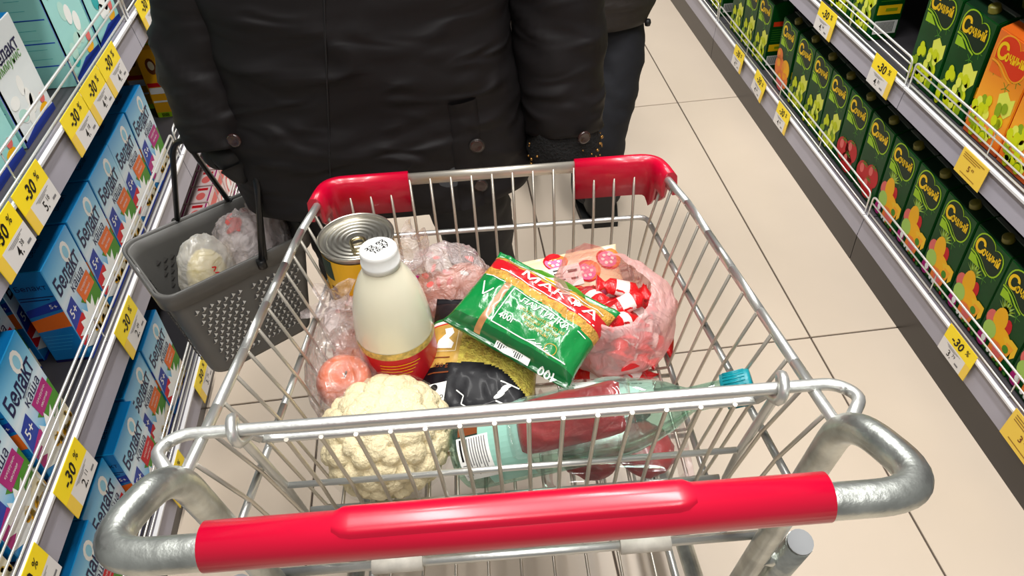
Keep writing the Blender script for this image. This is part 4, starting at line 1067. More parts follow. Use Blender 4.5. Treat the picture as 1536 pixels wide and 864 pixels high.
for k in range(5): P.rect(-0.02, -0.004 - 0.002 * k, 0.003 + 0.005 * k, 0.005 + 0.005 * k, 'ink_black', 6)
P.rect(0.0, 0.013, 0.018, 0.022, 'ink_black', 6); P.rect(0.002, 0.012, 0.007, 0.010, 'ink_black', 6)
link('pouch_print', P.mesh(fn, cut=0.015), None, bp)

# open bag of red wrapped sweets
film('bag_sweets', (250, 206, 202), body=0.40, gloss=0.02, rough=0.24, bump=0.6, bscale=26, tint=(255, 232, 230), fres=0.25)
mat('sweet_red', (222, 22, 30), 0.28, coat=0.5, bump=0.3, bscale=160); mat('sweet_white', (240, 236, 230), 0.35)
def sweet_mesh():
    rings = []
    for i in range(13):
        t = -1 + 2 * i / 12; a = abs(t); x = t * 0.034
        if a < 0.52: r = (0.0125, 0.0095)
        elif a < 0.62: r = (0.0035, 0.004)
        else: r = (0.0035 + 0.014 * (a - 0.62) / 0.38, 0.003 + 0.002 * (a - 0.6))
        rings.append([(x, r[0] * math.cos(2 * PI * k / 12) * (1 + 0.12 * math.sin(k * 3 + i)), r[1] * math.sin(2 * PI * k / 12)) for k in range(12)])
    return loft_mesh(rings)
_sw = sweet_mesh(); _swb = loft_mesh([[(x, 0.0129 * math.cos(2 * PI * k / 12), 0.0099 * math.sin(2 * PI * k / 12)) for k in range(12)] for x in (-0.009, -0.003, 0.003, 0.009)], cap0=False, cap1=False)
rs = random.Random(21)
bx0 = (0.142, 0.436)
cnt = 0
for layer in range(5):
    for k in range((11, 11, 11, 9, 6)[layer]):
        a = k * 2.4 + layer; rr = 0.056 * math.sqrt((k + 0.4) / 11)
        u = bx0[0] + rr * math.cos(a) * 0.95; v = bx0[1] + rr * math.sin(a) * 0.98; z = ZF + 0.012 + 0.021 * layer + rs.uniform(-0.003, 0.003)
        o = link('wrapped_sweet', _sw, 'sweet_red', None, cw(u, v, z), (rs.uniform(-0.5, 0.5), rs.uniform(-0.5, 0.5), rs.uniform(0, 6.28)))
        tag(o, 'red wrapped sweet with a white band inside the open plastic bag', 'sweet', 'red wrapped sweets in the open bag')
        link('wrapper_band', _swb, 'sweet_white', o); cnt += 1
rings = []; n = 72
for i in range(30):
    t = i / 29
    ring = []
    for k in range(n):
        a = 2 * PI * k / n
        # belly, then a neck that folds loosely inwards and flares to a ragged rim
        if t < 0.60: rad = 0.080 * math.sin(min(1, 0.16 + t / 0.42) * PI / 2) ** 0.6; z = 0.006 + 0.095 * (t / 0.60); cx = cy = 0
        else:                                  # shoulder gathers over the sweets to a loose opening, its far side standing up
            q = (t - 0.60) / 0.40; rad = 0.080 - 0.026 * q ** 1.2; z = 0.101 + 0.034 * math.sin(q * PI / 2) + 0.040 * q * q * max(0, math.sin(a - 0.9)) - 0.012 * q * max(0, -math.sin(a)); cx, cy = -0.010 * q, -0.010 * q
        w = 1 + 0.075 * (ridge(math.cos(a) * 1.6 + 3, math.sin(a) * 1.6, t * 1.8) - 0.5) + 0.035 * (ridge(math.cos(a) * 4, math.sin(a) * 4 + 8, t * 2.5) - 0.5) * (0.4 + t)
        ring.append((cx + rad * w * math.cos(a), cy + rad * w * math.sin(a), z + 0.006 * nz(math.cos(a) * 3, math.sin(a) * 3, t * 3)))
    rings.append(ring)
sb = thing('sweets_bag', 'open clear plastic bag filled with red wrapped sweets', 'bag', cw(bx0[0], bx0[1], ZF))
b_ = link('bag_film', loft_mesh(rings, cap0=True, cap1=False), 'bag_sweets', sb)

# clear tray of meat with paper label
film('tray_plastic', (255, 255, 255), body=0.02, gloss=0.03, rough=0.06, fres=0.4)
mat('raw_red', (138, 26, 26), 0.35, var=0.35, vscale=30, coat=0.5, bump=0.3, bscale=40)
tr = thing('meat_tray', 'clear plastic clamshell tray of red meat with a white paper label', 'food tray', cw(0.122, 0.290, ZF), -YAW - 0.06)
def rrect(a, b, r, z, n=6):
    out = []
    for cx, cy, a0 in ((a - r, b - r, 0), (-a + r, b - r, PI / 2), (-a + r, -b + r, PI), (a - r, -b + r, 1.5 * PI)):
        for k in range(n + 1): t = a0 + PI / 2 * k / n; out.append((cx + r * math.cos(t), cy + r * math.sin(t), z))
    return out
link('tray', loft_mesh([rrect(0.074, 0.072, 0.02, 0.001), rrect(0.080, 0.078, 0.022, 0.022), rrect(0.088, 0.086, 0.024, 0.0225), rrect(0.088, 0.086, 0.024, 0.024)], cap1=False), 'tray_plastic', tr)
link('tray_lid', loft_mesh([rrect(0.088, 0.086, 0.024, 0.0245), rrect(0.079, 0.077, 0.022, 0.025), rrect(0.073, 0.071, 0.02, 0.040), rrect(0.066, 0.064, 0.018, 0.042), rrect(0.060, 0.058, 0.016, 0.0415)], cap0=False), 'tray_plastic', tr)
P = Print(); P.rect(-0.05, 0.055, 0.012, 0.064, 'ink_white', 1)
for k in range(7):
    x_ = -0.045
    for q in range((11, 6, 4, 7, 7, 6, 8)[k]): w_ = 0.004 + 0.005 * ((q * 7 + k * 3) % 5) / 4; P.rect(x_, x_ + w_, 0.058 - 0.0068 * k, 0.0598 - 0.0068 * k, 'ink_grey', 2); x_ += w_ + 0.0018
link('paper_label', P.mesh(lambda x, y, l: (x, y, 0.0426 + 0.0002 * l)), None, tr)
for i, (x, y, rx, ry) in enumerate(((-0.03, -0.02, 0.038, 0.042), (0.035, -0.025, 0.034, 0.04), (0.0, 0.035, 0.055, 0.03))):
    tag(link('meat_piece', bag_mesh(rx, ry, 0.0165, 30 + i * 3, 0.09, sub=4), 'raw_red', None, cw(0.122 + x, 0.290 + y, ZF + 0.020)), 'dark red piece of meat inside the clear tray', 'meat', 'meat pieces in the clear tray')

# green-tinted drinking bottle lying across the cart
film('pet_green', (120, 190, 170), body=0.07, gloss=0.03, rough=0.05, tint=(222, 242, 234), fres=0.45)
mat('cap_teal', (10, 134, 146), 0.35, bump=0.2, bscale=90); mat('bottle_label_pale', (222, 230, 226), 0.4); mat('bottle_label_mint', (150, 200, 184), 0.35)
M, Lb = axis_mat((-0.058, 0.258, ZF + 0.0470), (0.243, 0.226, 0.780))
pb = thing('water_bottle', 'green-tinted plastic bottle with teal cap lying across the cart', 'bottle'); pb.matrix_world = M
sc = Lb
link('bottle_shell', lathe_mesh([(0.0, 0.008), (0.018, 0.004), (0.034, 0.0), (0.041, 0.006), (0.0435, 0.02), (0.0435, 0.07), (0.042, 0.074), (0.0435, 0.078), (0.0435, 0.13), (0.0435, 0.175), (0.041, 0.20), (0.034, 0.225), (0.025, 0.248), (0.0165, 0.262), (0.0135, 0.268), (0.0135, Lb - 0.016)], 36), 'pet_green', pb)
cp = link('screw_cap', lathe_mesh([(0.0135, Lb - 0.022), (0.0185, Lb - 0.021), (0.0185, Lb + 0.006), (0.0172, Lb + 0.009), (0.0, Lb + 0.0095)], 28), 'cap_teal', pb)
bm = bmesh.new()
for k in range(28):
    a = 2 * PI * k / 28; c, s_ = math.cos(a), math.sin(a)
    add_tube(bm, [(0.0186 * c, 0.0186 * s_, Lb - 0.018), (0.0186 * c, 0.0186 * s_, Lb + 0.004)], 0.0007, 4)
link('cap_ribs', bm_mesh(bm), 'cap_teal', cp)
def on_bottle(x, y, l): r = 0.0437 + 0.0002 * l; return (r * math.cos(x / 0.0437), r * math.sin(x / 0.0437), y)
P = Print(); P.rect(-0.10, 0.03, 0.022, 0.066, 'bottle_label_mint', 0)
# find the side of the bottle that looks up and towards the handle
upl = (M.to_3x3().inverted() @ Vector((0.0, -0.55, 0.83))); a0 = math.atan2(upl.y, upl.x) * 0.0437
P2 = Print(); P2.rect(a0 - 0.060, a0 + 0.050, 0.040, 0.092, 'bottle_label_mint', 0)
link('wrap_label', P2.mesh(on_bottle, cut=0.006), None, pb)
P2 = Print(); P2.rect(a0 - 0.014, a0 + 0.036, 0.014, 0.052, 'ink_white', 1)
for k in range(9): P2.rect(a0 - 0.012, a0 + 0.03 - 0.006 * (k % 3), 0.023 + 0.003 * k, 0.0242 + 0.003 * k, 'ink_grey', 2)
P2.text('1,25 л', a0 + 0.024, 0.0185, width=0.015, m='ink_black', layer=2, rot=0.0); P2.rect(a0 - 0.012, a0 + 0.012, 0.0172, 0.0196, 'ink_black', 2)
link('paper_label', P2.mesh(on_bottle, cut=0.006), None, pb)
P2 = Print(); P2.rect(a0 - 0.044, a0 - 0.016, 0.016, 0.040, 'ink_brown', 0); link('brown_label', P2.mesh(on_bottle, cut=0.006), None, pb)
P2 = Print(); P2.poly([(a0 - 0.056, 0.150), (a0 + 0.008, 0.176), (a0 + 0.004, 0.214), (a0 - 0.05, 0.222)], 'bottle_label_pale', 0)
def on_neck(x, y, l):
    r = 0.0437 if y < 0.172 else 0.0437 - (y - 0.172) * 0.22 - max(0, y - 0.195) * 0.30
    return ((r + 0.0006) * math.cos(x / 0.0437), (r + 0.0006) * math.sin(x / 0.0437), y)
link('neck_label', P2.mesh(on_neck, cut=0.006), None, pb)
# clear pack of red meat draped over the bottle
upl = (M.to_3x3().inverted() @ Vector((0.0, -0.36, 0.93))); a0 = math.atan2(upl.y, upl.x) * 0.0437
mp = thing('meat_pack', 'glossy clear pack of red meat draped over the lying bottle', 'meat pack'); mp.matrix_world = M
def drape(r0, r1, amp, seed, y0, y1, half, n=26, m=40):
    rings = []
    for i in range(n + 1):
        t = i / n; y = y0 + (y1 - y0) * t; ring = []; ez = math.sqrt(max(0.0, 1 - (2 * t - 1) ** 6))
        for k in range(m + 1):
            s_ = -1 + 2 * k / m; hh = half * (0.82 + 0.18 * ez); e = ez * math.sqrt(max(0.0, 1 - s_ ** 4)); an = a0 / 0.0437 + hh * s_
            r = r0 + (r1 - r0) * e + amp * (ridge(s_ * 1.6 + seed, t * 2.5, seed) - 0.5) * e + amp * 0.4 * nz(s_ * 7, t * 9, seed) * e
            ring.append((r * math.cos(an), r * math.sin(an), y))
        for k in range(m, -1, -1):
            s_ = -1 + 2 * k / m; hh = half * (0.82 + 0.18 * ez); an = a0 / 0.0437 + hh * s_; ring.append(((r0 - 0.0006) * math.cos(an), (r0 - 0.0006) * math.sin(an), y))
        rings.append(ring)
    return loft_mesh(rings)
link('pack_meat', drape(0.0452, 0.0525, 0.003, 3.0, 0.088, 0.205, 0.70), 'raw_red', mp)
link('pack_film', drape(0.0450, 0.0560, 0.004, 8.0, 0.076, 0.216, 0.80), 'tray_plastic', mp)

# ------------------------------------------------------------------ hand basket
mat('basket_plastic', (98, 97, 94), 0.42, var=0.06, vscale=20); mat('basket_dark', (74, 72, 70), 0.4); mat('lit_weave', (206, 204, 198), 0.3); mat('bail_black', (20, 20, 21), 0.35)
BC = Vector((-0.446, 1.164, 0.0)); BL = Vector((0.84, 0.543, 0)).normalized(); BS = Vector((-0.543, 0.84, 0)).normalized()
ba = math.atan2(BL.y, BL.x)
hbk = thing('hand_basket', 'grey plastic hand basket with black bails carried on the arm', 'basket', (BC.x, BC.y, 0.325), ba)
A_, B_, HB = 0.142, 0.102, 0.235
def bring(k, z, r=0.03, off=0.0): return rrect(A_ * k + off, B_ * k + off, r, z, 8)
outer = [bring(0.74, 0.0), bring(0.755, 0.01), bring(0.83, 0.09), bring(0.92, 0.18), bring(0.945, HB - 0.03)]
inner = [bring(0.945, HB - 0.03, 0.03, -0.003), bring(0.83, 0.09, 0.03, -0.003), bring(0.745, 0.004, 0.03, -0.003)]
link('basket_shell', loft_mesh(outer + [bring(0.97, HB - 0.005)] + [bring(0.965, HB - 0.005, 0.03, -0.003)] + inner), 'basket_plastic', hbk)
link('basket_rim', loft_mesh([bring(0.95, HB - 0.034), bring(1.0, HB - 0.034), bring(1.015, HB - 0.005), bring(1.01, HB), bring(0.985, HB + 0.001), bring(0.975, HB - 0.006)], cap0=False, cap1=False), 'basket_plastic', hbk)
# perforated weave: uncut slanted facets, pale outside to paint light coming through the wall
bm = bmesh.new()
def wall_pt(side, s, t, out):
    k = 0.755 + (0.92 - 0.755) * t; z = 0.01 + 0.17 * t
    if side in (0, 2): sg = -1 if side == 0 else 1; return Vector((s * (A_ * k - 0.03), sg * (B_ * k + out), z))
    sg = -1 if side == 1 else 1; return Vector((sg * (A_ * k + out), s * (B_ * k - 0.03), z))
for side in range(4):
    nc = 15 if side in (0, 2) else 9
    for i in range(nc):
        for j in range(11):
            s = -1 + 2 * (i + 0.5 + 0.5 * (j % 2) - 0.25) / nc; t = 0.10 + 0.82 * j / 10
            if side in (0, 2) and abs(s) < 0.10: continue
            for out in (0.0006, -0.0038):
                p = wall_pt(side, s, t, out); q = wall_pt(side, s + 1.15 / nc, t + 0.045, out); r_ = wall_pt(side, s + 0.25 / nc, t + 0.075, out); w0 = wall_pt(side, s - 0.6 / nc, t + 0.022, out + (0.002 if out > 0 else -0.002))
                vs = [bm.verts.new(x) for x in (p, q, r_, w0)]
                f = bm.faces.new(vs); f.material_index = 0 if out > 0 else 1
                e = wall_pt(side, s, t, out + (0.003 if out > 0 else -0.001)); v2 = bm.verts.new((p + q + r_ + w0) / 4 + (e - p))
                for a, b in ((0, 1), (1, 2), (2, 3), (3, 0)): bm.faces.new((vs[a], vs[b], v2)).material_index = (0 if a in (0, 1, 3) else 1) if out > 0 else 1
me = bpy.data.meshes.new('weave'); bm.to_mesh(me); bm.free(); with_mats(me, ['lit_weave', 'basket_dark'])
tag(link('lit_weave', me, None, hbk), kind='stuff')
iw = hbk.matrix_world.inverted() if False else (Matrix.Translation((BC.x, BC.y, 0.325)) @ Matrix.Rotation(ba, 4, 'Z')).inverted()
def tb(p): return iw @ Vector(p)
GRIP = Vector((-0.385, 1.165, 0.735))
b1 = [(-0.532, 1.236, 0.548), (-0.480, 1.208, 0.715), (-0.462, 1.198, 0.742), (-0.42, 1.182, 0.747), (-0.345, 1.150, 0.738), (-0.326, 1.118, 0.710), (-0.358, 1.092, 0.545)]
link('bail', tube_mesh(round_path([tb(p) for p in b1], 0.03, 5), 0.0052, 10), 'bail_black', hbk)
b2 = [(-0.443, 1.289, 0.548), (-0.448, 1.20, 0.735), (-0.42, 1.188, 0.756), (-0.350, 1.158, 0.748), (-0.330, 1.124, 0.712), (-0.352, 1.096, 0.550)]
link('bail', tube_mesh(round_path([tb(p) for p in b2], 0.022, 5), 0.0050, 10), 'bail_black', hbk)
for p in (b1[0], b1[-1], b2[0]):
    link('bail_pivot', tube_mesh([tb((p[0], p[1], p[2] - 0.008)), tb((p[0], p[1], p[2] + 0.010))], 0.0085, 10), 'bail_black', hbk)
# goods in the basket
film('bag_print', (255, 252, 246), body=0.40, gloss=0.04, rough=0.18, bump=0.3, bscale=30, fres=0.3)
mat('yellow_food', (236, 214, 120), 0.45, var=0.2, vscale=30)
def bw(x, y, z): return (Matrix.Translation((BC.x, BC.y, 0.325)) @ Matrix.Rotation(ba, 4, 'Z')) @ Vector((x, y, z))
o = thing('cheese_bag', 'clear bag with red lettering and yellow food inside the hand basket', 'bag', bw(-0.042, -0.030, 0.182), ba + 0.5)
link('bag_film', bag_mesh(0.056, 0.042, 0.092, 3.4, 0.05), 'bag_print', o)
link('yellow_block', bag_mesh(0.040, 0.030, 0.060, 5.4, 0.05, sub=4), 'yellow_food', o)
P = Print()
for k in range(7): P.line([(-0.004 + 0.002 * (k % 2), -0.036 + 0.0115 * k), (0.005, -0.033 + 0.0115 * k), (-0.003, -0.028 + 0.0115 * k)], 0.0022, 'ink_red', 1)
link('red_lettering', P.mesh(lambda x, y, l: (x - 0.016, -0.0465 + 12 * (x * x + 0.3 * y * y), y + 0.01)), None, o)
o = thing('pink_print_bag', 'crumpled white bag with pink print at the back of the hand basket', 'bag', bw(0.048, 0.002, 0.182), ba)
link('bag_film', bag_mesh(0.060, 0.056, 0.078, 8.3, 0.16), 'bag_milky', o)
mat('crumple_white', (240, 232, 230), 0.5, var=0.1, vscale=40)
link('paper_fill', bag_mesh(0.046, 0.042, 0.066, 2.3, 0.14), 'crumple_white', o)
P = Print()
for q in range(10): P.ell(-0.022 + 0.044 * random.random(), -0.022 + 0.044 * random.random(), 0.010, 0.005, 'ink_pink', 1, 9, random.random() * 3)
link('pink_print', P.mesh(lambda x, y, l: (x, y, 0.076 - 12 * (x * x + y * y))), None, o)
o = thing('white_carrier_bag', 'thin white carrier bag in the basket corner by the coat', 'bag', bw(0.100, 0.006, 0.200), ba)
link('bag_film', bag_mesh(0.034, 0.045, 0.085, 12.3, 0.20, 0.2), 'bag_milky', o)
link('bag_fold', bag_mesh(0.028, 0.034, 0.070, 15.1, 0.2), 'crumple_white', o)

# ------------------------------------------------------------------ people
mat('coat_black', (25, 22, 23), 0.62, spec=0.28)
def crease_bump(name, strength, dist):
    """drag creases of a padded nylon coat: ridged, flattened noise plus a fine weave"""
    nt = MATS[name].node_tree; b = nt.nodes['Principled BSDF']; tc = nt.nodes.new('ShaderNodeTexCoord')
    mp = nt.nodes.new('ShaderNodeMapping'); mp.inputs['Scale'].default_value = (8.0, 8.0, 21.0); mp.inputs['Rotation'].default_value = (0.0, 0.25, 0.1)
    n1 = nt.nodes.new('ShaderNodeTexNoise'); n1.noise_type = 'RIDGED_MULTIFRACTAL'; n1.inputs['Scale'].default_value = 1.0; n1.inputs['Detail'].default_value = 5; n1.inputs['Distortion'].default_value = 0.9
    b1 = nt.nodes.new('ShaderNodeBump'); b1.inputs['Strength'].default_value = strength; b1.inputs['Distance'].default_value = dist
    nt.links.new(tc.outputs['Object'], mp.inputs[0]); nt.links.new(mp.outputs[0], n1.inputs['Vector']); nt.links.new(n1.outputs[0], b1.inputs['Height'])
    nt.links.new(b1.outputs[0], b.inputs['Normal'])
crease_bump('coat_black', 0.8, 0.018)
mat('coat_seam', (22, 21, 23), 0.6); mat('trousers_dark', (27, 27, 31), 0.75); mat('jeans_dark', (15, 17, 25), 0.8, var=0.15, vscale=40)
mat('boot_black', (20, 20, 22), 0.5); mat('sole_black', (14, 14, 15), 0.7); mat('skin', (214, 166, 140), 0.5, var=0.05, vscale=20); mat('hair_brown', (52, 36, 26), 0.6)
mat('button_horn', (52, 30, 26), 0.25, coat=0.6); mat('glove_black', (18, 18, 19), 0.6); mat('button_ring', (70, 66, 64), 0.3, metal=0.7)
def sleeve(path, radii, seed, n=36, per=14, amp=0.008):
    P = [Vector(p) for p in path]; pts = []; rad = []
    for i in range(len(P) - 1):
        for k in range(per):
            t = k / per; a = P[max(i - 1, 0)]; b = P[i]; c = P[i + 1]; d = P[min(i + 2, len(P) - 1)]
            pts.append(0.5 * ((2 * b) + (c - a) * t + (2 * a - 5 * b + 4 * c - d) * t * t + (3 * b - a - 3 * c + d) * t ** 3)); rad.append(radii[i] * (1 - t) + radii[i + 1] * t)
    pts.append(P[-1]); rad.append(radii[-1])
    rings = []; prev = Vector((0, 1, 0))
    for i, p in enumerate(pts):
        t = (pts[min(i + 1, len(pts) - 1)] - pts[max(i - 1, 0)]).normalized(); nx = (prev - t * prev.dot(t)).normalized(); prev = nx; by = t.cross(nx)
        ring = []
        for k in range(n):
            a = 2 * PI * k / n; dv = nx * math.cos(a) + by * math.sin(a)
            q = p + dv * rad[i]
            w = amp * (ridge(q.x * 6 + seed, q.y * 6, q.z * 16 + 0.7 * math.sin(a)) - 0.55) + amp * 0.5 * (ridge(q.x * 14, q.y * 14 + seed, q.z * 30) - 0.5)
            ring.append(q + dv * w)
        rings.append(ring)
    return rings
def coat_rings(cx, cy, prof, seed, n=150, amp=0.0105):
    """prof: (z, half width, half depth); superellipse rings with drag folds"""
    rings = []; Z = []
    for i in range(len(prof) - 1):
        m = max(1, int(abs(prof[i + 1][0] - prof[i][0]) / 0.0085))
        for k in range(m):
            t = k / m; Z.append(tuple(prof[i][j] * (1 - t) + prof[i + 1][j] * t for j in range(3)))
    Z.append(prof[-1])
    for z, a, b in Z:
        ring = []
        for k in range(n):
            th = 2 * PI * k / n; c, s = math.cos(th), math.sin(th)
            x = a * math.copysign(abs(c) ** 0.72, c); y = b * math.copysign(abs(s) ** 0.78, s)
            f = ridge(x * 2.6 + seed, y * 3, z * 13 + 1.6 * x) - 0.62
            g = ridge(x * 5 + 2 * seed, y * 5, z * 26 - 4 * x) - 0.6
            big = nz(x * 3 + seed, y * 3, z * 4)
            low = min(1.0, max(0.15, (1.15 - z) / 0.35))
            w = amp * 1.5 * max(f, -0.2) * low + amp * 0.75 * max(g, -0.2) * low + 0.014 * big + 0.007 * nz(th * 2.2, z * 1.2, seed) * 1.0
            ring.append((cx + x * (1 + w / a), cy + y * (1 + w / b), z + 0.003 * nz(th * 3, 1, seed)))
        rings.append(ring)
    return rings
def skin_body(name, edges_pts, edges, radii, material, root=0, sub=2):
    me = bpy.data.meshes.new(name); me.from_pydata([tuple(p) for p in edges_pts], edges, [])
    o = bpy.data.objects.new(name, me); C.objects.link(o); me.materials.append(MATS[material])
    md = o.modifiers.new('skin', 'SKIN'); md.use_smooth_shade = True
    for i, v in enumerate(me.skin_vertices[0].data): v.radius = (radii[i][0], radii[i][1]) if isinstance(radii[i], tuple) else (radii[i], radii[i]); v.use_root = (i == root)
    s = o.modifiers.new('sub', 'SUBSURF'); s.levels = sub; s.render_levels = sub
    return o
def person(px, py, feet, knees, l_arm, r_arm, label, height=1.70):
    """continuous body: pelvis, trunk, neck, head, two legs, two arms with hands"""
    h = height
    pts = [(px, py, 0.52 * h), (px, py, 0.62 * h), (px, py, 0.74 * h), (px, py, 0.82 * h), (px, py + 0.01, 0.862 * h), (px, py + 0.02, 0.905 * h), (px, py + 0.015, 0.955 * h), (px, py + 0.01, 0.985 * h)]
    E_ = [(i, i + 1) for i in range(7)]; R_ = [(0.15, 0.11), (0.135, 0.10), (0.15, 0.10), (0.10, 0.075), 0.055, (0.072, 0.085), (0.078, 0.098), (0.05, 0.06)]
    for s in (0, 1):
        b = len(pts); f = feet[s]; k = knees[s]
        pts += [(px + (-0.09 if s == 0 else 0.09), py, 0.48 * h), k, (f[0], f[1], 0.09), (f[0], f[1] + 0.06, 0.045), (f[0] + (0.01 if s else -0.01), f[1] + 0.17, 0.035)]
        E_ += [(0, b), (b, b + 1), (b + 1, b + 2), (b + 2, b + 3), (b + 3, b + 4)]; R_ += [0.085, 0.055, 0.038, 0.036, 0.028]
    for s, arm in ((0, l_arm), (1, r_arm)):
        b = len(pts); pts += [(px + (-0.17 if s == 0 else 0.17), py, 0.80 * h)] + list(arm[:3])
        E_ += [(3, b), (b, b + 1), (b + 1, b + 2), (b + 2, b + 3)]; R_ += [0.055, 0.042, 0.028, (0.036, 0.018)]
        wrist, palm = Vector(arm[1]), Vector(arm[2]); d = (palm - wrist).normalized(); sd = Vector((0, 1, 0)); sd = (sd - d * sd.dot(d)).normalized(); cur = d.cross(sd) * (1 if s == 0 else -1)
        for fi in range(5):                                      # five fingers, curled, thumb from the side of the palm
            if fi == 4: base = palm - d * 0.03 + sd * -0.035; tips = [base + sd * -0.012 + d * 0.02 + cur * 0.02, base + d * 0.035 + cur * 0.045]; rr = (0.010, 0.009)
            else:
                L_ = (0.030, 0.034, 0.032, 0.025)[fi]; base = palm + sd * (-0.027 + 0.018 * fi) + d * 0.03
                tips = [base + d * L_ * 0.8 + cur * 0.012, base + d * L_ * 0.7 + cur * 0.042, base + cur * 0.052 - d * 0.005]; rr = (0.0095, 0.009, 0.008)
            c0 = len(pts); pts += [tuple(base)] + [tuple(t) for t in tips]; E_ += [(b + 3, c0)] + [(c0 + j, c0 + j + 1) for j in range(len(tips))]; R_ += [0.0105] + list(rr)
    o = skin_body('person', pts, E_, R_, 'skin'); tag(o, label, 'person'); return o
def trousers(px, py, feet, knees, top_z, parent, m, seed, r0=0.088, r1=0.062):
    for s in (0, 1):
        f, k = feet[s], knees[s]; hx = px + (-0.095 if s == 0 else 0.095)
        rings = sleeve([(hx, py, top_z), (hx * 0.6 + k[0] * 0.4, py, 0.62), k, (f[0], f[1] + 0.005, 0.26), (f[0], f[1] + 0.01, 0.06)], [0.105, r0, 0.074, r1 + 0.004, r1], seed + s, 32, 14, 0.007)
        link('trouser_leg', loft_mesh(rings), m, parent)
def boot(f, parent, yawd=0.0, L=0.28, h=0.13, wide=1.0):
    rings = []
    for i in range(15):
        t = i / 14; y = -0.075 + L * t
        hw = 0.040 * wide * (0.86 + 0.34 * math.sin(PI * min(1, t * 1.05)) * (0.7 + 0.6 * t)) * (1 if t < 0.85 else math.sqrt(max(0.05, 1 - ((t - 0.85) / 0.16) ** 2)))
        hh = h if t < 0.42 else h - (h - 0.055) * min(1, (t - 0.42) / 0.3); hh = hh if t < 0.85 else 0.055 - 0.03 * ((t - 0.85) / 0.15) ** 2
        if t < 0.05: hw *= 0.8
        rings.append([Vector((hw * math.copysign(abs(math.cos(a)) ** 0.7, math.cos(a)), y, 0.02 + (hh - 0.02) * (0.5 + 0.5 * math.copysign(abs(math.sin(a)) ** 0.6, math.sin(a))))) for a in [2 * PI * k / 22 for k in range(22)]])
    rot = Matrix.Rotation(yawd, 3, 'Z')
    b = link('boot', loft_mesh([[Vector((f[0], f[1], 0)) + rot @ p for p in r] for r in rings]), 'boot_black', parent)
    sole = [[(0.045 * wide * (0.9 + 0.25 * math.sin(PI * t)) * c * (1 if t < 0.86 else math.sqrt(max(0.04, 1 - ((t - 0.86) / 0.15) ** 2))), -0.08 + (L + 0.01) * t, z) for c, z in ((-1, 0.001), (1, 0.001), (1, 0.024), (-1, 0.024))] for t in [i / 14 for i in range(15)]]
    link('sole', loft_mesh([[Vector((f[0], f[1], 0)) + rot @ Vector(p) for p in r] for r in sole], smooth=False), 'sole_black', b)

# person in the black coat
PX, PY = -0.128, 1.235
feet = [(-0.235, 1.29, 0), (0.035, 1.29, 0)]; knees = [(-0.225, 1.25, 0.47), (0.025, 1.26, 0.47)]
la = [(-0.352, 1.208, 1.03), (-0.385, 1.192, 0.90), (-0.390, 1.186, 0.86)]
ra = [(0.185, 1.235, 1.02), (0.196, 1.205, 0.82), (0.200, 1.20, 0.77)]
p1 = person(PX, PY, feet, knees, la, ra, 'person in a long black coat seen from behind, grey basket on the left arm')
torso = coat_rings(PX, PY, [(0.622, 0.262, 0.158), (0.632, 0.264, 0.160), (0.75, 0.256, 0.156), (0.92, 0.243, 0.147), (1.10, 0.235, 0.140), (1.28, 0.238, 0.135), (1.38, 0.215, 0.115), (1.435, 0.14, 0.085), (1.47, 0.085, 0.075)], 1.7)
ct = link('coat', loft_mesh(torso, cap0=False, cap1=False), 'coat_black', p1)
link('coat_lining', loft_mesh([[(PX + (x - PX) * k, PY + (y - PY) * k, z + dz) for x, y, z in torso[0]] for k, dz in ((1.0, 0.0), (0.97, 0.004), (0.94, 0.10))], cap0=False, cap1=True), 'coat_seam', ct)
def coat_y(x, z):
    best = None
    for r in torso:
        if best is None or abs(r[0][2] - z) < abs(best[0][2] - z): best = r
    c = min((p for p in best if p[1] < PY), key=lambda p: abs(p[0] - x)); return c[1]
ls = sleeve([(PX - 0.185, PY + 0.0, 1.365), (-0.338, 1.225, 1.20), (-0.352, 1.208, 1.02), (-0.378, 1.192, 0.88), (-0.368, 1.165, 0.755)], [0.074, 0.074, 0.070, 0.068, 0.064], 3.1, amp=0.007)
link('coat_sleeve', loft_mesh(ls), 'coat_black', ct)
rsl = sleeve([(PX + 0.20, PY + 0.0, 1.365), (0.152, 1.245, 1.20), (0.182, 1.238, 1.02), (0.190, 1.215, 0.86), (0.192, 1.180, 0.705)], [0.078, 0.080, 0.078, 0.077, 0.069], 8.4, amp=0.007)
link('coat_sleeve', loft_mesh(rsl), 'coat_black', ct)
# fuzzy cuff with small gold beads
mat('cuff_knit', (16, 15, 15), 0.95, bump=0.8, bscale=200); mat('bead_gold', (176, 130, 70), 0.25, metal=0.8)
cu_ = link('cuff', loft_mesh(sleeve([(0.192, 1.182, 0.72), (0.191, 1.172, 0.675), (0.190, 1.166, 0.645)], [0.062, 0.066, 0.058], 2.0, 30, 6, 0.004)), 'cuff_knit', ct)
bm = bmesh.new()
for k in range(46):
    a = rs.uniform(2.4, 6.6); z = rs.uniform(0.650, 0.700)
    m = Matrix.Translation((0.191 + 0.067 * math.cos(a), 1.172 + 0.067 * math.sin(a), z)); bmesh.ops.create_icosphere(bm, subdivisions=1, radius=rs.uniform(0.0016, 0.0032), matrix=m)
tag(link('cuff_beads', bm_mesh(bm, smooth=True), 'bead_gold', cu_), kind='stuff')
def seam(pts, r=0.0016): return link('coat_seam', tube_mesh(pts, r, 5), 'coat_seam', ct)
seam([(-0.155 - 0.19 * (1.0 - z) * 0.9, coat_y(-0.155 - 0.17 * (1.0 - z), z) - 0.0008, z) for z in [0.64 + 0.02 * k for k in range(33)]])
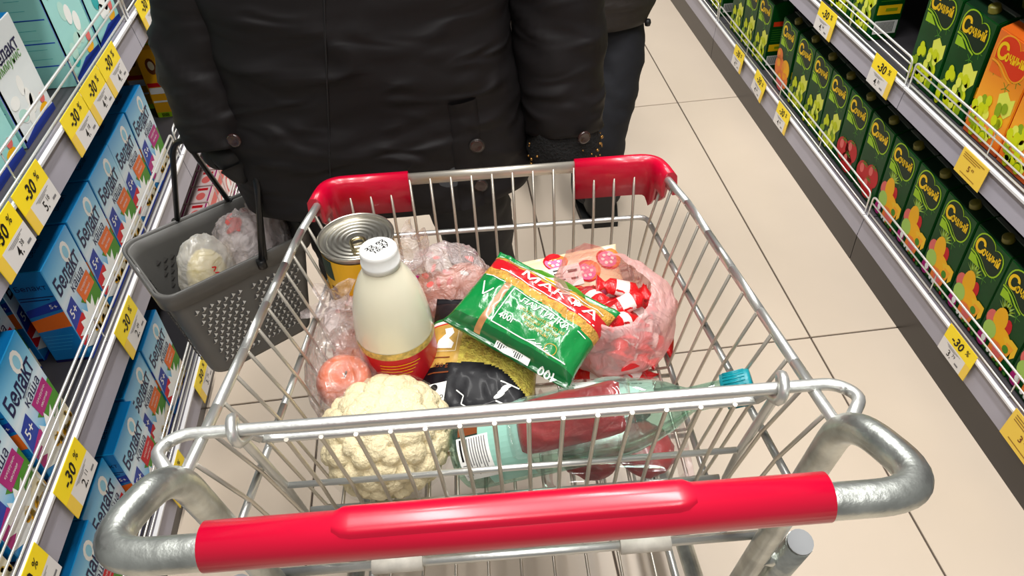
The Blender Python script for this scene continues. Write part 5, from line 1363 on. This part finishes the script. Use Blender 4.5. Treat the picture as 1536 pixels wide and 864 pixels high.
# vent placket with two buttons, cuff button
vx = 0.020
pl = [[(vx + dx + 0.00 * z, coat_y(vx + dx, z) - 0.005 if abs(dx) < 0.02 else coat_y(vx + dx, z) + 0.001, z) for dx in (-0.024, -0.018, 0.0, 0.018, 0.024)] for z in [0.626 + 0.01 * k for k in range(20)]]
link('vent_placket', loft_mesh(pl, closed=False), 'coat_black', ct)
btn = lathe_mesh([(0.0, 0.0035), (0.005, 0.003), (0.008, 0.0042), (0.0105, 0.004), (0.0115, 0.002), (0.0115, 0.0), (0.0, 0.0)], 20)
for z in (0.738, 0.662):
    b = link('button', btn, 'button_horn', ct, (0.036, coat_y(0.036, z) - 0.006, z), (PI / 2, 0, 0))
    link('button_ring', lathe_mesh([(0.0108, 0.0), (0.013, 0.001), (0.0128, 0.0035), (0.0105, 0.0035)], 20), 'button_ring', b)
link('button', btn, 'button_horn', ct, (0.215, 1.112, 0.722), (PI / 2, 0, 0.3))
link('button', btn, 'button_horn', ct, (-0.340, 1.104, 0.785), (PI / 2, 0, -0.2))
trousers(PX, PY, feet, knees, 0.86, p1, 'trousers_dark', 5.0)
for i, f in enumerate(feet): boot(f, p1, 0.12 if i == 0 else -0.12)
hair = [[(PX + a * math.cos(t), PY + 0.0 + b * math.sin(t), z) for t in [2 * PI * k / 24 for k in range(24)]] for z, a, b in ((1.47, 0.07, 0.07), (1.53, 0.092, 0.10), (1.60, 0.097, 0.112), (1.67, 0.086, 0.10), (1.71, 0.05, 0.06), (1.72, 0.012, 0.012))]
link('hair', loft_mesh(hair), 'hair_brown', p1)
# gloved hand closing over the bails
fist = skin_body('glove', [(-0.372, 1.160, 0.765), (-0.372, 1.158, 0.735), (-0.395, 1.16, 0.728), (-0.415, 1.162, 0.722), (-0.345, 1.150, 0.724), (-0.318, 1.142, 0.706), (-0.366, 1.14, 0.715), (-0.352, 1.130, 0.685)], [(0, 1), (1, 2), (2, 3), (1, 4), (4, 5), (1, 6), (6, 7)], [0.036, 0.034, 0.028, 0.018, 0.028, 0.018, 0.022, 0.014], 'glove_black', 0, 2)
fist.parent = p1; fist.name = 'glove'

# second person, further along the aisle
QX, QY = 0.335, 2.02
feet2 = [(0.215, 2.20, 0), (0.405, 1.865, 0)]; knees2 = [(0.225, 2.12, 0.46), (0.462, 1.945, 0.46)]
p2 = person(QX, QY, feet2, knees2, [(0.07, 2.04, 1.05), (0.09, 2.10, 0.85), (0.10, 2.12, 0.78)], [(0.60, 2.04, 1.05), (0.575, 2.12, 0.86), (0.56, 2.15, 0.80)], 'person in a dark jacket and dark jeans standing ahead of the long coat')
t2 = coat_rings(QX, QY, [(0.555, 0.225, 0.15), (0.57, 0.232, 0.155), (0.62, 0.235, 0.155), (0.80, 0.235, 0.15), (1.10, 0.23, 0.14), (1.30, 0.235, 0.13), (1.40, 0.19, 0.11), (1.47, 0.085, 0.075)], 6.6, n=72)
mat('jacket_brown', (38, 32, 29), 0.6, bump=0.2, bscale=40)
j2 = link('jacket', loft_mesh(t2, cap0=True, cap1=False), 'jacket_brown', p2)
for s in (-1, 1):
    link('jacket_sleeve', loft_mesh(sleeve([(QX + s * 0.2, QY, 1.37), (QX + s * 0.255, QY + 0.01, 1.2), (QX + s * 0.265, QY + 0.02, 1.05), (QX + s * 0.245, QY + 0.10, 0.86)], [0.075, 0.075, 0.07, 0.06], 4 + s, 28, 8)), 'jacket_brown', j2)
link('drawcord_toggle', lathe_mesh([(0.0, -0.009), (0.007, -0.008), (0.009, 0.0), (0.007, 0.008), (0.0, 0.009)], 12), 'boot_black', j2, (0.535, 1.92, 0.552))
trousers(QX, QY, feet2, knees2, 0.82, p2, 'jeans_dark', 9.0, 0.092, 0.070)
for i, f in enumerate(feet2): boot(f, p2, 0.1 if i == 0 else -0.05, 0.31, 0.17, 1.22)
hair = [[(QX + a * math.cos(t), QY + b * math.sin(t), z) for t in [2 * PI * k / 24 for k in range(24)]] for z, a, b in ((1.50, 0.07, 0.07), (1.53, 0.092, 0.10), (1.60, 0.097, 0.112), (1.67, 0.086, 0.10), (1.71, 0.05, 0.06), (1.72, 0.012, 0.012))]
link('hair', loft_mesh(hair), 'hair_brown', p2)
